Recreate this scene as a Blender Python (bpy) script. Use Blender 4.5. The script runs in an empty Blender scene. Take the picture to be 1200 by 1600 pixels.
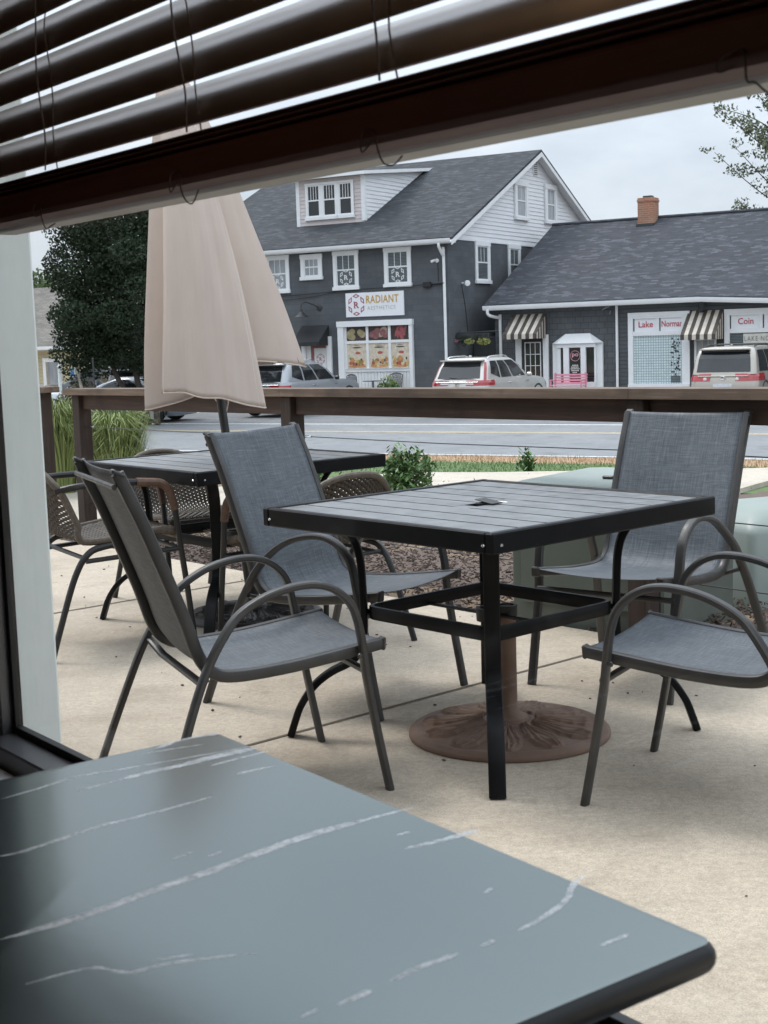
import bpy, bmesh, math, random
from math import sin, cos, pi, radians, sqrt, atan2, exp
from mathutils import Vector, Matrix
S = bpy.context.scene
COL = S.collection
random.seed(7)

# ------------------------------------------------------------------ camera
EYE = 1.225
F_PX, PITCH, ROLL = 2185.0, 0.1242, 0.0324
cd = bpy.data.cameras.new('camera')
cam = bpy.data.objects.new('camera', cd); COL.objects.link(cam)
fw = Vector((0, cos(PITCH), -sin(PITCH))); u0 = Vector((0, sin(PITCH), cos(PITCH))); r0 = Vector((1, 0, 0))
rt = r0*cos(ROLL) - u0*sin(ROLL); up = r0*sin(ROLL) + u0*cos(ROLL)
M = Matrix.Identity(4)
for i in range(3):
    M[i][0] = rt[i]; M[i][1] = up[i]; M[i][2] = -fw[i]
M[2][3] = EYE
cam.matrix_world = M
cd.sensor_fit = 'VERTICAL'; cd.sensor_height = 36.0; cd.lens = 36.0*F_PX/1600.0
cd.clip_start = 0.02; cd.clip_end = 2000
cd.dof.use_dof = True; cd.dof.focus_distance = 7.5; cd.dof.aperture_fstop = 18.0
S.camera = cam

# ------------------------------------------------------------------ world, sun, exposure
SUN_EL, SUN_AZ = radians(58), radians(316)      # azimuth measured clockwise from +Y
wd = bpy.data.worlds.new('World'); S.world = wd; wd.use_nodes = True
nt = wd.node_tree; nt.nodes.clear()
def wn(t, **k):
    n = nt.nodes.new(t)
    for a, b in k.items(): setattr(n, a, b)
    return n
out = wn('ShaderNodeOutputWorld'); bg = wn('ShaderNodeBackground'); sky = wn('ShaderNodeTexSky')
sky.sky_type = 'NISHITA'; sky.sun_disc = False; sky.sun_elevation = SUN_EL; sky.sun_rotation = SUN_AZ
sky.air_density = 1.0; sky.dust_density = 3.0
tc = wn('ShaderNodeTexCoord'); mp = wn('ShaderNodeMapping'); mp.inputs['Scale'].default_value = (1.2, 1.2, 3.2)
nz = wn('ShaderNodeTexNoise'); nz.inputs['Scale'].default_value = 2.3; nz.inputs['Detail'].default_value = 7; nz.inputs['Roughness'].default_value = .58
rp = wn('ShaderNodeValToRGB')
rp.color_ramp.elements[0].position = .3; rp.color_ramp.elements[0].color = (5.5, 6.3, 7.2, 1)
rp.color_ramp.elements[1].position = .66; rp.color_ramp.elements[1].color = (9.1, 9.75, 10.4, 1)
mx = wn('ShaderNodeMix', data_type='RGBA'); mx.inputs[0].default_value = .88
nt.links.new(tc.outputs['Generated'], mp.inputs['Vector']); nt.links.new(mp.outputs[0], nz.inputs['Vector'])
nt.links.new(nz.outputs['Fac'], rp.inputs[0]); nt.links.new(sky.outputs[0], mx.inputs[6]); nt.links.new(rp.outputs[0], mx.inputs[7])
sp_ = wn('ShaderNodeSeparateXYZ'); nt.links.new(tc.outputs['Generated'], sp_.inputs[0])
cl_ = wn('ShaderNodeMath', operation='MAXIMUM'); cl_.inputs[1].default_value = 0; nt.links.new(sp_.outputs[2], cl_.inputs[0])
el_ = wn('ShaderNodeMath', operation='MULTIPLY_ADD'); el_.inputs[1].default_value = 1.7; el_.inputs[2].default_value = .80   # overcast sky: brightest overhead
nt.links.new(cl_.outputs[0], el_.inputs[0])
ov = wn('ShaderNodeVectorMath', operation='SCALE'); nt.links.new(mx.outputs[2], ov.inputs[0]); nt.links.new(el_.outputs[0], ov.inputs['Scale'])
nt.links.new(ov.outputs[0], bg.inputs['Color']); bg.inputs['Strength'].default_value = .1
nt.links.new(bg.outputs[0], out.inputs[0])
sd = bpy.data.lights.new('sun', 'SUN'); sd.energy = 1.5; sd.angle = radians(18); sd.color = (1, .96, .9)
so = bpy.data.objects.new('sun', sd); COL.objects.link(so)
to_sun = Vector((sin(SUN_AZ)*cos(SUN_EL), cos(SUN_AZ)*cos(SUN_EL), sin(SUN_EL)))
so.rotation_euler = to_sun.to_track_quat('Z', 'Y').to_euler(); so.location = (0, 0, 40)
S.view_settings.view_transform = 'Standard'; S.view_settings.look = 'None'
S.view_settings.exposure = 0.35; S.view_settings.gamma = 1.0
S.cycles.max_bounces = 8; S.cycles.transparent_max_bounces = 16
S.cycles.use_denoising = True

# ------------------------------------------------------------------ materials
MATS = {}
def lk(t, a, b): t.links.new(a, b)
def base(name):
    m = bpy.data.materials.new(name); m.use_nodes = True
    t = m.node_tree; b = t.nodes['Principled BSDF']
    return m, t, b
def nd(t, ty, **k):
    n = t.nodes.new(ty)
    for a, v in k.items():
        if a.startswith('i_'):
            key = a[2:]
            n.inputs[int(key) if key.isdigit() else key].default_value = v
        else: setattr(n, a, v)
    return n
def coords(t, scale=(1, 1, 1), kind='Object', combine=None):
    c = nd(t, 'ShaderNodeTexCoord')
    src = c.outputs[kind]
    if combine:
        s = nd(t, 'ShaderNodeSeparateXYZ'); lk(t, src, s.inputs[0])
        cb = nd(t, 'ShaderNodeCombineXYZ')
        if combine == 'wall':
            a = nd(t, 'ShaderNodeMath', operation='ADD'); lk(t, s.outputs[0], a.inputs[0]); lk(t, s.outputs[1], a.inputs[1])
            lk(t, a.outputs[0], cb.inputs[0]); lk(t, s.outputs[2], cb.inputs[1])
        else:
            k = nd(t, 'ShaderNodeMath', operation='MULTIPLY', i_1=2.3); lk(t, s.outputs[2], k.inputs[0])
            lk(t, s.outputs[0], cb.inputs[0]); lk(t, k.outputs[0], cb.inputs[1])
        src = cb.outputs[0]
    m = nd(t, 'ShaderNodeMapping'); m.inputs['Scale'].default_value = scale
    lk(t, src, m.inputs['Vector'])
    return m.outputs[0]
def noise(t, v, scale, detail=4, rough=.55):
    n = nd(t, 'ShaderNodeTexNoise'); n.inputs['Scale'].default_value = scale
    n.inputs['Detail'].default_value = detail; n.inputs['Roughness'].default_value = rough
    lk(t, v, n.inputs['Vector']); return n.outputs['Fac']
def ramp(t, fac, stops):
    r = nd(t, 'ShaderNodeValToRGB')
    e = r.color_ramp.elements
    while len(e) < len(stops): e.new(.5)
    for el, (p, c) in zip(e, stops):
        el.position = p; el.color = (*c[:3], 1) if len(c) < 4 else c
    lk(t, fac, r.inputs[0]); return r.outputs[0]
def mixc(t, a, b, fac, mode='MIX'):
    m = nd(t, 'ShaderNodeMix', data_type='RGBA', blend_type=mode)
    for k, v in ((0, fac), (6, a), (7, b)):
        if hasattr(v, 'links'): lk(t, v, m.inputs[k])
        else: m.inputs[k].default_value = v if k == 0 else (*v[:3], 1)
    return m.outputs[2]
def bump(t, b, h, strength, dist=.01):
    n = nd(t, 'ShaderNodeBump'); n.inputs['Strength'].default_value = strength; n.inputs['Distance'].default_value = dist
    lk(t, h, n.inputs['Height']); lk(t, n.outputs[0], b.inputs['Normal'])
def sc(c, k): return tuple(min(1, x*k) for x in c[:3])
def mat(name, col, rough=.5, metal=0, var=.12, vs=6, bs=0, bscale=60, spec=.5, scale=(1, 1, 1), coat=0, rvar=.0, island=0):
    if name in MATS: return MATS[name]
    m, t, b = base(name)
    v = coords(t, scale)
    f = noise(t, v, vs, 6)
    c = ramp(t, f, [(.3, sc(col, 1-var)), (.7, sc(col, 1+var))])
    if island:
        g = nd(t, 'ShaderNodeNewGeometry')
        c2 = ramp(t, g.outputs['Random Per Island'], [(0, sc(col, 1-island)), (1, sc(col, 1+island))])
        c = mixc(t, c, c2, .6)
    lk(t, c, b.inputs['Base Color'])
    b.inputs['Roughness'].default_value = rough; b.inputs['Metallic'].default_value = metal
    b.inputs['Specular IOR Level'].default_value = spec
    if coat: b.inputs['Coat Weight'].default_value = coat; b.inputs['Coat Roughness'].default_value = .06
    if rvar:
        f2 = noise(t, v, vs*1.7, 5)
        mr = nd(t, 'ShaderNodeMapRange', i_3=max(.03, rough-rvar), i_4=min(1, rough+rvar), i_1=.3, i_2=.7)
        lk(t, f2, mr.inputs[0]); lk(t, mr.outputs[0], b.inputs['Roughness'])
    if bs: bump(t, b, noise(t, v, bscale, 5), bs)
    MATS[name] = m; return m
def wood(name, dark, light, axis, k=1.0, rough=.75):
    m, t, b = base(name)
    s = [22*k, 22*k, 22*k]; s[axis] = 1.1*k
    v = coords(t, tuple(s))
    f = noise(t, v, 1.6, 8, .65)
    v2 = coords(t, (1, 1, 1)); f2 = noise(t, v2, 3.5, 4)
    c = ramp(t, f, [(.28, dark), (.52, sc(dark, 1.7)), (.75, light)])
    c = mixc(t, c, sc(dark, .8), nd_ramp1(t, f2, .5, .75))
    lk(t, c, b.inputs['Base Color']); b.inputs['Roughness'].default_value = rough
    bump(t, b, f, .5, .004)
    MATS[name] = m; return m
def nd_ramp1(t, f, a, b_):
    mr = nd(t, 'ShaderNodeMapRange', i_1=a, i_2=b_); lk(t, f, mr.inputs[0]); return mr.outputs[0]
def bricks(name, c1, c2, mortar, bw, bh, combine, msize=.015, rough=.9, bias=0, bmp=.5, offset=.5, extra=None):
    m, t, b = base(name)
    v = coords(t, (1, 1, 1), combine=combine)
    n = nd(t, 'ShaderNodeTexBrick'); lk(t, v, n.inputs['Vector'])
    n.offset = offset
    n.inputs['Color1'].default_value = (*c1, 1); n.inputs['Color2'].default_value = (*c2, 1); n.inputs['Mortar'].default_value = (*mortar, 1)
    n.inputs['Scale'].default_value = 1; n.inputs['Brick Width'].default_value = bw; n.inputs['Row Height'].default_value = bh
    n.inputs['Mortar Size'].default_value = msize; n.inputs['Bias'].default_value = bias; n.inputs['Mortar Smooth'].default_value = .3
    f = noise(t, v, 1.3, 6)
    c = mixc(t, n.outputs['Color'], ramp(t, f, [(.3, (.72,)*3), (.7, (1.25,)*3)]), .55, 'MULTIPLY')
    if extra:
        f3 = noise(t, coords(t, extra[0], combine=combine), 1.0, 5)
        c = mixc(t, c, extra[1], nd_ramp1(t, f3, extra[2], extra[3]))
    lk(t, c, b.inputs['Base Color']); b.inputs['Roughness'].default_value = rough
    inv = nd(t, 'ShaderNodeMath', operation='SUBTRACT', i_0=1.0); lk(t, n.outputs['Fac'], inv.inputs[1])
    bump(t, b, inv.outputs[0], bmp, .02)
    MATS[name] = m; return m

def shingles(name, dark, mid, light, bw, bh):
    m, t, b = base(name)
    v = coords(t, (1, 1, 1), combine='roof')
    n = nd(t, 'ShaderNodeTexBrick'); lk(t, v, n.inputs['Vector']); n.offset = .43; n.offset_frequency = 2
    n.inputs['Color1'].default_value = (0, 0, 0, 1); n.inputs['Color2'].default_value = (1, 1, 1, 1); n.inputs['Mortar'].default_value = (.1, .1, .1, 1)
    n.inputs['Scale'].default_value = 1; n.inputs['Brick Width'].default_value = bw; n.inputs['Row Height'].default_value = bh; n.inputs['Mortar Size'].default_value = .006
    c = ramp(t, n.outputs['Color'], [(0, dark), (.55, mid), (.78, sc(mid, 1.15)), (.9, light)])
    c = mixc(t, c, ramp(t, noise(t, coords(t, (.5, 6, 1), combine='roof'), 1.2, 4), [(.3, (.8,)*3), (.7, (1.2,)*3)]), .6, 'MULTIPLY')
    c = mixc(t, c, ramp(t, noise(t, v, 30, 4), [(.3, (.8,)*3), (.7, (1.2,)*3)]), .6, 'MULTIPLY')
    lk(t, c, b.inputs['Base Color']); b.inputs['Roughness'].default_value = .95
    inv = nd(t, 'ShaderNodeMath', operation='SUBTRACT', i_0=1.0); lk(t, n.outputs['Fac'], inv.inputs[1]); bump(t, b, inv.outputs[0], .6, .02)
    MATS[name] = m; return m

def concrete(name, a, b_, stain, rough=.9):
    m, t, b = base(name)
    v = coords(t)
    big = noise(t, v, .8, 6, .6); mid = noise(t, v, 5, 6, .65); fine = noise(t, v, 240, 3, .7); mid2 = noise(t, v, 1.7, 4)
    c = ramp(t, big, [(.3, a), (.68, b_)])
    c = mixc(t, c, stain, nd_ramp1(t, mid, .52, .8))
    st = nd(t, 'ShaderNodeMath', operation='MULTIPLY', i_1=.62); lk(t, nd_ramp1(t, mid2, .54, .74), st.inputs[0])
    c = mixc(t, c, sc(stain, .72), st.outputs[0])
    vo = nd(t, 'ShaderNodeTexVoronoi'); vo.inputs['Scale'].default_value = 3.1; lk(t, v, vo.inputs['Vector'])
    sp = nd(t, 'ShaderNodeMapRange', i_1=.1, i_2=.03, i_3=0, i_4=.3); lk(t, vo.outputs['Distance'], sp.inputs[0])
    c = mixc(t, c, sc(stain, .55), sp.outputs[0])
    c = mixc(t, c, ramp(t, fine, [(.3, (.6,)*3), (.7, (1.38,)*3)]), .7, 'MULTIPLY')
    grit = noise(t, v, 55, 5, .75); blot = noise(t, v, 13, 5, .7)
    c = mixc(t, c, ramp(t, grit, [(.3, (.72,)*3), (.7, (1.26,)*3)]), .75, 'MULTIPLY')
    c = mixc(t, c, ramp(t, blot, [(.3, (.86,)*3), (.7, (1.1,)*3)]), .7, 'MULTIPLY')
    lk(t, c, b.inputs['Base Color']); b.inputs['Roughness'].default_value = rough
    bump(t, b, fine, .35, .003)
    MATS[name] = m; return m

M_CONC = concrete('patio_concrete', (.455, .388, .302), (.56, .480, .383), (.40, .337, .258))
M_WALK = concrete('pale_concrete', (.45, .40, .335), (.52, .47, .395), (.40, .35, .29))
M_JOINT = mat('joint_dirt', (.14, .115, .085), .95, vs=30)
M_ASPH = concrete('asphalt', (.19, .2, .21), (.235, .245, .25), (.17, .175, .18))
M_LOT = concrete('old_asphalt', (.15, .155, .16), (.2, .205, .21), (.12, .125, .13))
M_WHITELINE = mat('white_road_paint', (.72, .72, .7), .8, var=.12, vs=9)
M_YELLOW = mat('yellow_road_paint', (.62, .5, .3), .8, var=.15, vs=9)
M_DIRT = mat('dirt', (.2, .14, .09), .95, var=.3, vs=3)
M_GRASSG = mat('green_turf', (.095, .15, .05), .95, var=.35, vs=2.2, bs=.6, bscale=40)
M_STRAW = mat('dry_straw', (.36, .235, .14), .95, var=.35, vs=5, bs=.6, bscale=40)
M_MULCH = mat('mulch', (.085, .05, .036), .95, var=.6, vs=38, bs=1, bscale=50)
M_CHIP = mat('mulch_chip', (.085, .06, .047), .9, var=.3, vs=3, island=.75)
M_BLADE = mat('grass_blade', (.1, .17, .05), .8, var=.2, vs=3, island=.4)
M_PLUME = mat('ornamental_blade', (.2, .25, .08), .65, var=.2, vs=3, island=.45)
M_LEAFD = mat('dark_leaf', (.025, .041, .022), .8, var=.25, vs=1.2, island=.4, spec=.2)
M_LEAFG = mat('green_leaf', (.07, .115, .035), .6, var=.3, vs=1, island=.5)
M_LEAFS = mat('shrub_leaf', (.09, .17, .05), .5, var=.25, vs=8, island=.5)
M_LEAFP = mat('pale_leaf', (.115, .135, .075), .7, var=.3, vs=1, island=.5)
M_BARK = wood('bark', (.04, .032, .026), (.12, .1, .085), 2, .6, .9)
M_WOODX = wood('fence_wood_long', (.03, .0165, .011), (.12, .068, .045), 0)
M_WOODZ = wood('fence_wood_upright', (.024, .0145, .0105), (.085, .053, .038), 2)
M_CAPW = wood('weathered_cap_wood', (.095, .066, .047), (.29, .215, .155), 0)
M_STEEL = mat('steel_cable', (.1, .1, .1), .4, .8)
M_BRONZE = mat('bronze_frame_metal', (.055, .053, .051), .42, .25, var=.15, vs=14, rvar=.1)
M_BLACK = mat('black_table_metal', (.017, .018, .02), .36, .0, var=.2, vs=12, rvar=.07, spec=.6)
M_BLACK.node_tree.nodes['Principled BSDF'].inputs['IOR'].default_value = 3.4
M_RIM = mat('black_table_rim', (.007, .0072, .008), .45, .0, var=.2, vs=12, rvar=.06, spec=.15)
M_PLASTIC = mat('black_plastic', (.014, .014, .015), .5)
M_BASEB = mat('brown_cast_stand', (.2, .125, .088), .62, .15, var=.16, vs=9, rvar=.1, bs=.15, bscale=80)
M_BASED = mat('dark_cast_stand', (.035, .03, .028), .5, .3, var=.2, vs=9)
M_BEIGE = mat('beige_canvas', (.60, .505, .44), .85, var=.07, vs=3.5, bs=.4, bscale=9, scale=(1.4, 1.4, .6))
M_HEM = mat('beige_hem', (.70, .59, .505), .85, var=.05, vs=4)
M_WICK = mat('wicker_strand', (.072, .057, .043), .55, var=.25, vs=12, island=.35)
M_WRAP = mat('wicker_wrap', (.115, .092, .07), .55, var=.3, vs=60)
M_BROWNWRAP = mat('brown_wrap', (.12, .068, .045), .55, var=.3, vs=60)
M_TUBE = mat('black_tube', (.03, .03, .03), .4, .3)
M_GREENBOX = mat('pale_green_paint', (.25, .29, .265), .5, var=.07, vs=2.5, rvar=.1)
M_GREENSHADE = mat('shaded_green_paint', (.10, .115, .095), .55, var=.12, vs=4)  # cabinet green made darker, with the shade on its front put into the colour
M_WHITE = mat('white_trim', (.78, .79, .8), .6, var=.04, vs=3)
def stained(name, col, stain):
    m, t, b = base(name)
    f = noise(t, coords(t, (9, 9, 1.6)), 1.3, 6, .7); g = noise(t, coords(t), 6, 6, .7)
    mu = nd(t, 'ShaderNodeMath', operation='MULTIPLY'); lk(t, nd_ramp1(t, f, .45, .75), mu.inputs[0]); lk(t, nd_ramp1(t, g, .45, .75), mu.inputs[1])
    c = mixc(t, col, stain, mu.outputs[0]); c = mixc(t, c, ramp(t, g, [(.3, (.93,)*3), (.7, (1.05,)*3)]), 1, 'MULTIPLY')
    lk(t, c, b.inputs['Base Color']); b.inputs['Roughness'].default_value = .5
    return m
M_WHITEPOST = stained('white_painted_wood', (.78, .83, .80), (.42, .46, .42))
M_DGREY = bricks('dark_grey_block', (.08, .088, .098), (.096, .104, .114), (.07, .077, .086), .4, .2, 'wall', .008, .85, 0, .25)
M_SHINGW = bricks('grey_shingle_wall', (.08, .087, .095), (.10, .107, .115), (.045, .049, .054), .28, .2, 'wall', .01, .85, -.1, .5, .37)
M_LAPW = bricks('grey_lap_siding', (.075, .082, .09), (.085, .092, .1), (.035, .038, .04), 9, .13, 'wall', .01, .8, 0, .6)
M_ROOF1 = shingles('grey_roof_shingles', (.031, .034, .039), (.043, .048, .055), (.07, .076, .085), .26, .11)
M_ROOF2 = shingles('blue_grey_roof_shingles', (.035, .038, .046), (.047, .051, .061), (.085, .091, .106), .26, .11)
M_ROOF3 = bricks('tan_roof_shingles', (.16, .15, .135), (.23, .215, .19), (.1, .095, .085), .4, .16, 'roof', .012, .95)
M_CLAP = mat('white_clapboard', (.76, .77, .79), .7, var=.07, vs=4, scale=(1, .4, 6))
M_CLAPP = mat('pinkish_clapboard', (.58, .53, .52), .7, var=.08, vs=4)
M_TAN = bricks('tan_siding', (.48, .42, .27), (.52, .45, .3), (.36, .31, .2), 9, .16, 'wall', .012, .8, 0, .5)
M_BRICK = bricks('chimney_brick', (.42, .2, .12), (.34, .15, .09), (.4, .3, .24), .22, .075, 'wall', .01, .9)
M_GLASSD = mat('dark_window_glass', (.02, .023, .027), .06, var=.4, vs=1.5, spec=.6)
M_GLASSL = mat('curtained_window_glass', (.3, .32, .34), .15, var=.25, vs=3, scale=(1, 1, .3))
M_BLINDW = bricks('window_blind_slats', (.13, .16, .17), (.15, .18, .19), (.04, .05, .055), 9, .05, 'wall', .012, .3)
M_DOORB = mat('black_door_paint', (.02, .021, .024), .4)
M_REDTRIM = mat('dull_red_frame', (.3, .1, .1), .5)
M_AWNB = mat('black_awning_cloth', (.018, .02, .022), .75)
M_CREAM = mat('cream_awning_stripe', (.55, .5, .43), .8)
M_BROWNST = mat('brown_awning_stripe', (.07, .055, .048), .8)
M_SIGNW = mat('white_sign_board', (.8, .81, .84), .45, var=.02)
M_GOLD = mat('gold_lettering', (.55, .33, .04), .5, var=.05)
M_SILVERLET = mat('silver_lettering', (.42, .42, .38), .5)
M_MAROON = mat('maroon_lettering', (.34, .09, .12), .5)
M_REDLET = mat('red_lettering', (.5, .05, .07), .5)
M_GREYLET = mat('grey_lettering', (.12, .14, .15), .5)
M_WHITELET = mat('white_lettering', (.8, .8, .8), .5)
M_CREAMBOARD = mat('cream_board', (.62, .6, .54), .6)
M_PINK = mat('pink_paint', (.72, .3, .38), .5)
M_PINKLET = mat('pink_lettering', (.75, .35, .42), .5)
M_LAMPM = mat('dark_lamp_metal', (.05, .052, .055), .5, .3)
M_PETALP = mat('pink_petal', (.65, .28, .38), .7, island=.3)
M_PETALY = mat('yellow_green_leaf', (.32, .34, .1), .7, island=.4)
M_PLASTER = mat('interior_plaster', (.12, .1, .09), .9)
M_CEIL = mat('interior_ceiling', (.6, .56, .5), .9)
M_IFLOOR = mat('interior_floor', (.09, .06, .045), .6)
M_ALU = mat('dark_aluminium', (.13, .13, .135), .38, .5, var=.1, vs=8)
M_GASKET = mat('black_gasket', (.012, .012, .012), .5)
M_STOOL = mat('white_sill_board', (.6, .6, .6), .5)
M_CASING = wood('brown_casing_wood', (.025, .013, .01), (.06, .032, .024), 2, .8, .45)
M_BLIND = mat('brown_blind_paint', (.17, .095, .07), .33, var=.12, vs=5, spec=.6, rvar=.05)
M_BLIND.node_tree.nodes['Principled BSDF'].inputs['IOR'].default_value = 7.0
M_RAIL = wood('blind_rail_wood', (.07, .032, .027), (.13, .065, .055), 0, .9, .6)
M_CORD = mat('pale_cord', (.22, .19, .17), .8)
M_CORDB = mat('brown_cord', (.07, .05, .042), .8)
M_PEDESTAL = mat('black_pedestal', (.02, .02, .02), .4, .5)
M_TYRE = mat('tyre_rubber', (.02, .02, .02), .8)
M_RIMW = mat('wheel_alloy', (.4, .4, .41), .3, .8)
M_CARGLASS = mat('car_glass', (.018, .021, .024), .05, var=.3, vs=2, spec=.7)
M_TRIMB = mat('black_car_trim', (.018, .018, .019), .5)
M_TAIL = mat('red_lamp_lens', (.36, .012, .018), .15, var=.1, vs=8, coat=1)
M_TAILW = mat('clear_lamp_lens', (.65, .6, .58), .15)
M_CHROME = mat('chrome', (.7, .7, .7), .12, 1)
M_PLATE = mat('licence_plate', (.6, .62, .65), .5, var=.2, vs=20)
def paint(name, col): return mat(name, col, .3, .35, var=.03, vs=3, coat=.8)

def sling_mat():
    m, t, b = base('sling_weave')
    a = noise(t, coords(t, (1, .03, .03)), 420, 2, .6)
    c_ = noise(t, coords(t, (.03, 1, 1)), 420, 2, .6)
    s1 = noise(t, coords(t, (1, .06, .06)), 210, 3, .6); s2 = noise(t, coords(t, (.06, 1, 1)), 210, 3, .6)
    def add(x, y):
        n = nd(t, 'ShaderNodeMath', operation='ADD'); lk(t, x, n.inputs[0]); lk(t, y, n.inputs[1]); return n.outputs[0]
    q = nd(t, 'ShaderNodeMath', operation='MULTIPLY', i_1=.25); lk(t, add(add(a, c_), add(s1, s2)), q.inputs[0])
    c = ramp(t, q.outputs[0], [(.36, (.055, .063, .073)), (.5, (.098, .111, .126)), (.62, (.17, .187, .205))])
    big = noise(t, coords(t), 3, 3)
    c = mixc(t, c, ramp(t, big, [(.3, (.86,)*3), (.7, (1.1,)*3)]), 1, 'MULTIPLY')
    lk(t, c, b.inputs['Base Color']); b.inputs['Roughness'].default_value = .62
    bump(t, b, q.outputs[0], .3, .002)
    return m
M_SLING = sling_mat()
M_STITCH = mat('sling_thread', (.26, .28, .31), .7, vs=40, var=.3)

def glass_mat():
    m, t, b = base('window_glass'); t.nodes.remove(b)
    o = t.nodes['Material Output']
    tr = nd(t, 'ShaderNodeBsdfTransparent'); tr.inputs[0].default_value = (.975, .98, .985, 1)
    gl = nd(t, 'ShaderNodeBsdfGlossy'); gl.inputs['Roughness'].default_value = .02
    df = nd(t, 'ShaderNodeBsdfTranslucent'); df.inputs[0].default_value = (.8, .82, .82, 1)
    lw = nd(t, 'ShaderNodeLayerWeight'); pw = nd(t, 'ShaderNodeMath', operation='POWER', i_1=5.0); lk(t, lw.outputs['Facing'], pw.inputs[0])
    fr = nd(t, 'ShaderNodeMath', operation='MULTIPLY_ADD', i_1=.95, i_2=.035); lk(t, pw.outputs[0], fr.inputs[0])
    m1 = nd(t, 'ShaderNodeMixShader'); lk(t, fr.outputs[0], m1.inputs[0]); lk(t, tr.outputs[0], m1.inputs[1]); lk(t, gl.outputs[0], m1.inputs[2])
    n = noise(t, coords(t, (1, 1, 1)), 6, 6, .7)
    mr = nd(t, 'ShaderNodeMapRange', i_1=.55, i_2=.85, i_3=.0, i_4=.02); lk(t, n, mr.inputs[0])
    m2 = nd(t, 'ShaderNodeMixShader'); lk(t, mr.outputs[0], m2.inputs[0]); lk(t, m1.outputs[0], m2.inputs[1]); lk(t, df.outputs[0], m2.inputs[2])
    lk(t, m2.outputs[0], o.inputs[0])
    return m
M_GLASS = glass_mat()
def vein_mat():
    m, t, b = base('white_vein')
    o = t.nodes['Material Output']
    b.inputs['Base Color'].default_value = (.9, .93, .93, 1); b.inputs['Roughness'].default_value = .27; b.inputs['IOR'].default_value = 2.3
    tr = nd(t, 'ShaderNodeBsdfTransparent'); ms = nd(t, 'ShaderNodeMixShader')
    n = noise(t, coords(t), 70, 6, .75)
    f = nd_ramp1(t, n, .22, .58)
    lk(t, f, ms.inputs[0]); lk(t, tr.outputs[0], ms.inputs[1]); lk(t, b.outputs[0], ms.inputs[2]); lk(t, ms.outputs[0], o.inputs[0])
    return m
M_VEIN = vein_mat()
def stone_mat():
    m, t, b = base('soapstone_laminate')
    v = coords(t)
    f = noise(t, coords(t, (1, 3, 1)), 2.2, 7, .6); g = noise(t, v, 60, 4)
    c = ramp(t, f, [(.3, (.018, .027, .028)), (.7, (.034, .048, .048))])
    c = mixc(t, c, ramp(t, g, [(.35, (.85,)*3), (.65, (1.15,)*3)]), .7, 'MULTIPLY')
    lk(t, c, b.inputs['Base Color']); b.inputs['Roughness'].default_value = .18; b.inputs['IOR'].default_value = 2.65; b.inputs['Specular Tint'].default_value = (.88, 1, .97, 1)
    bump(t, b, g, .03, .002)
    return m
M_STONE = stone_mat()

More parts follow.
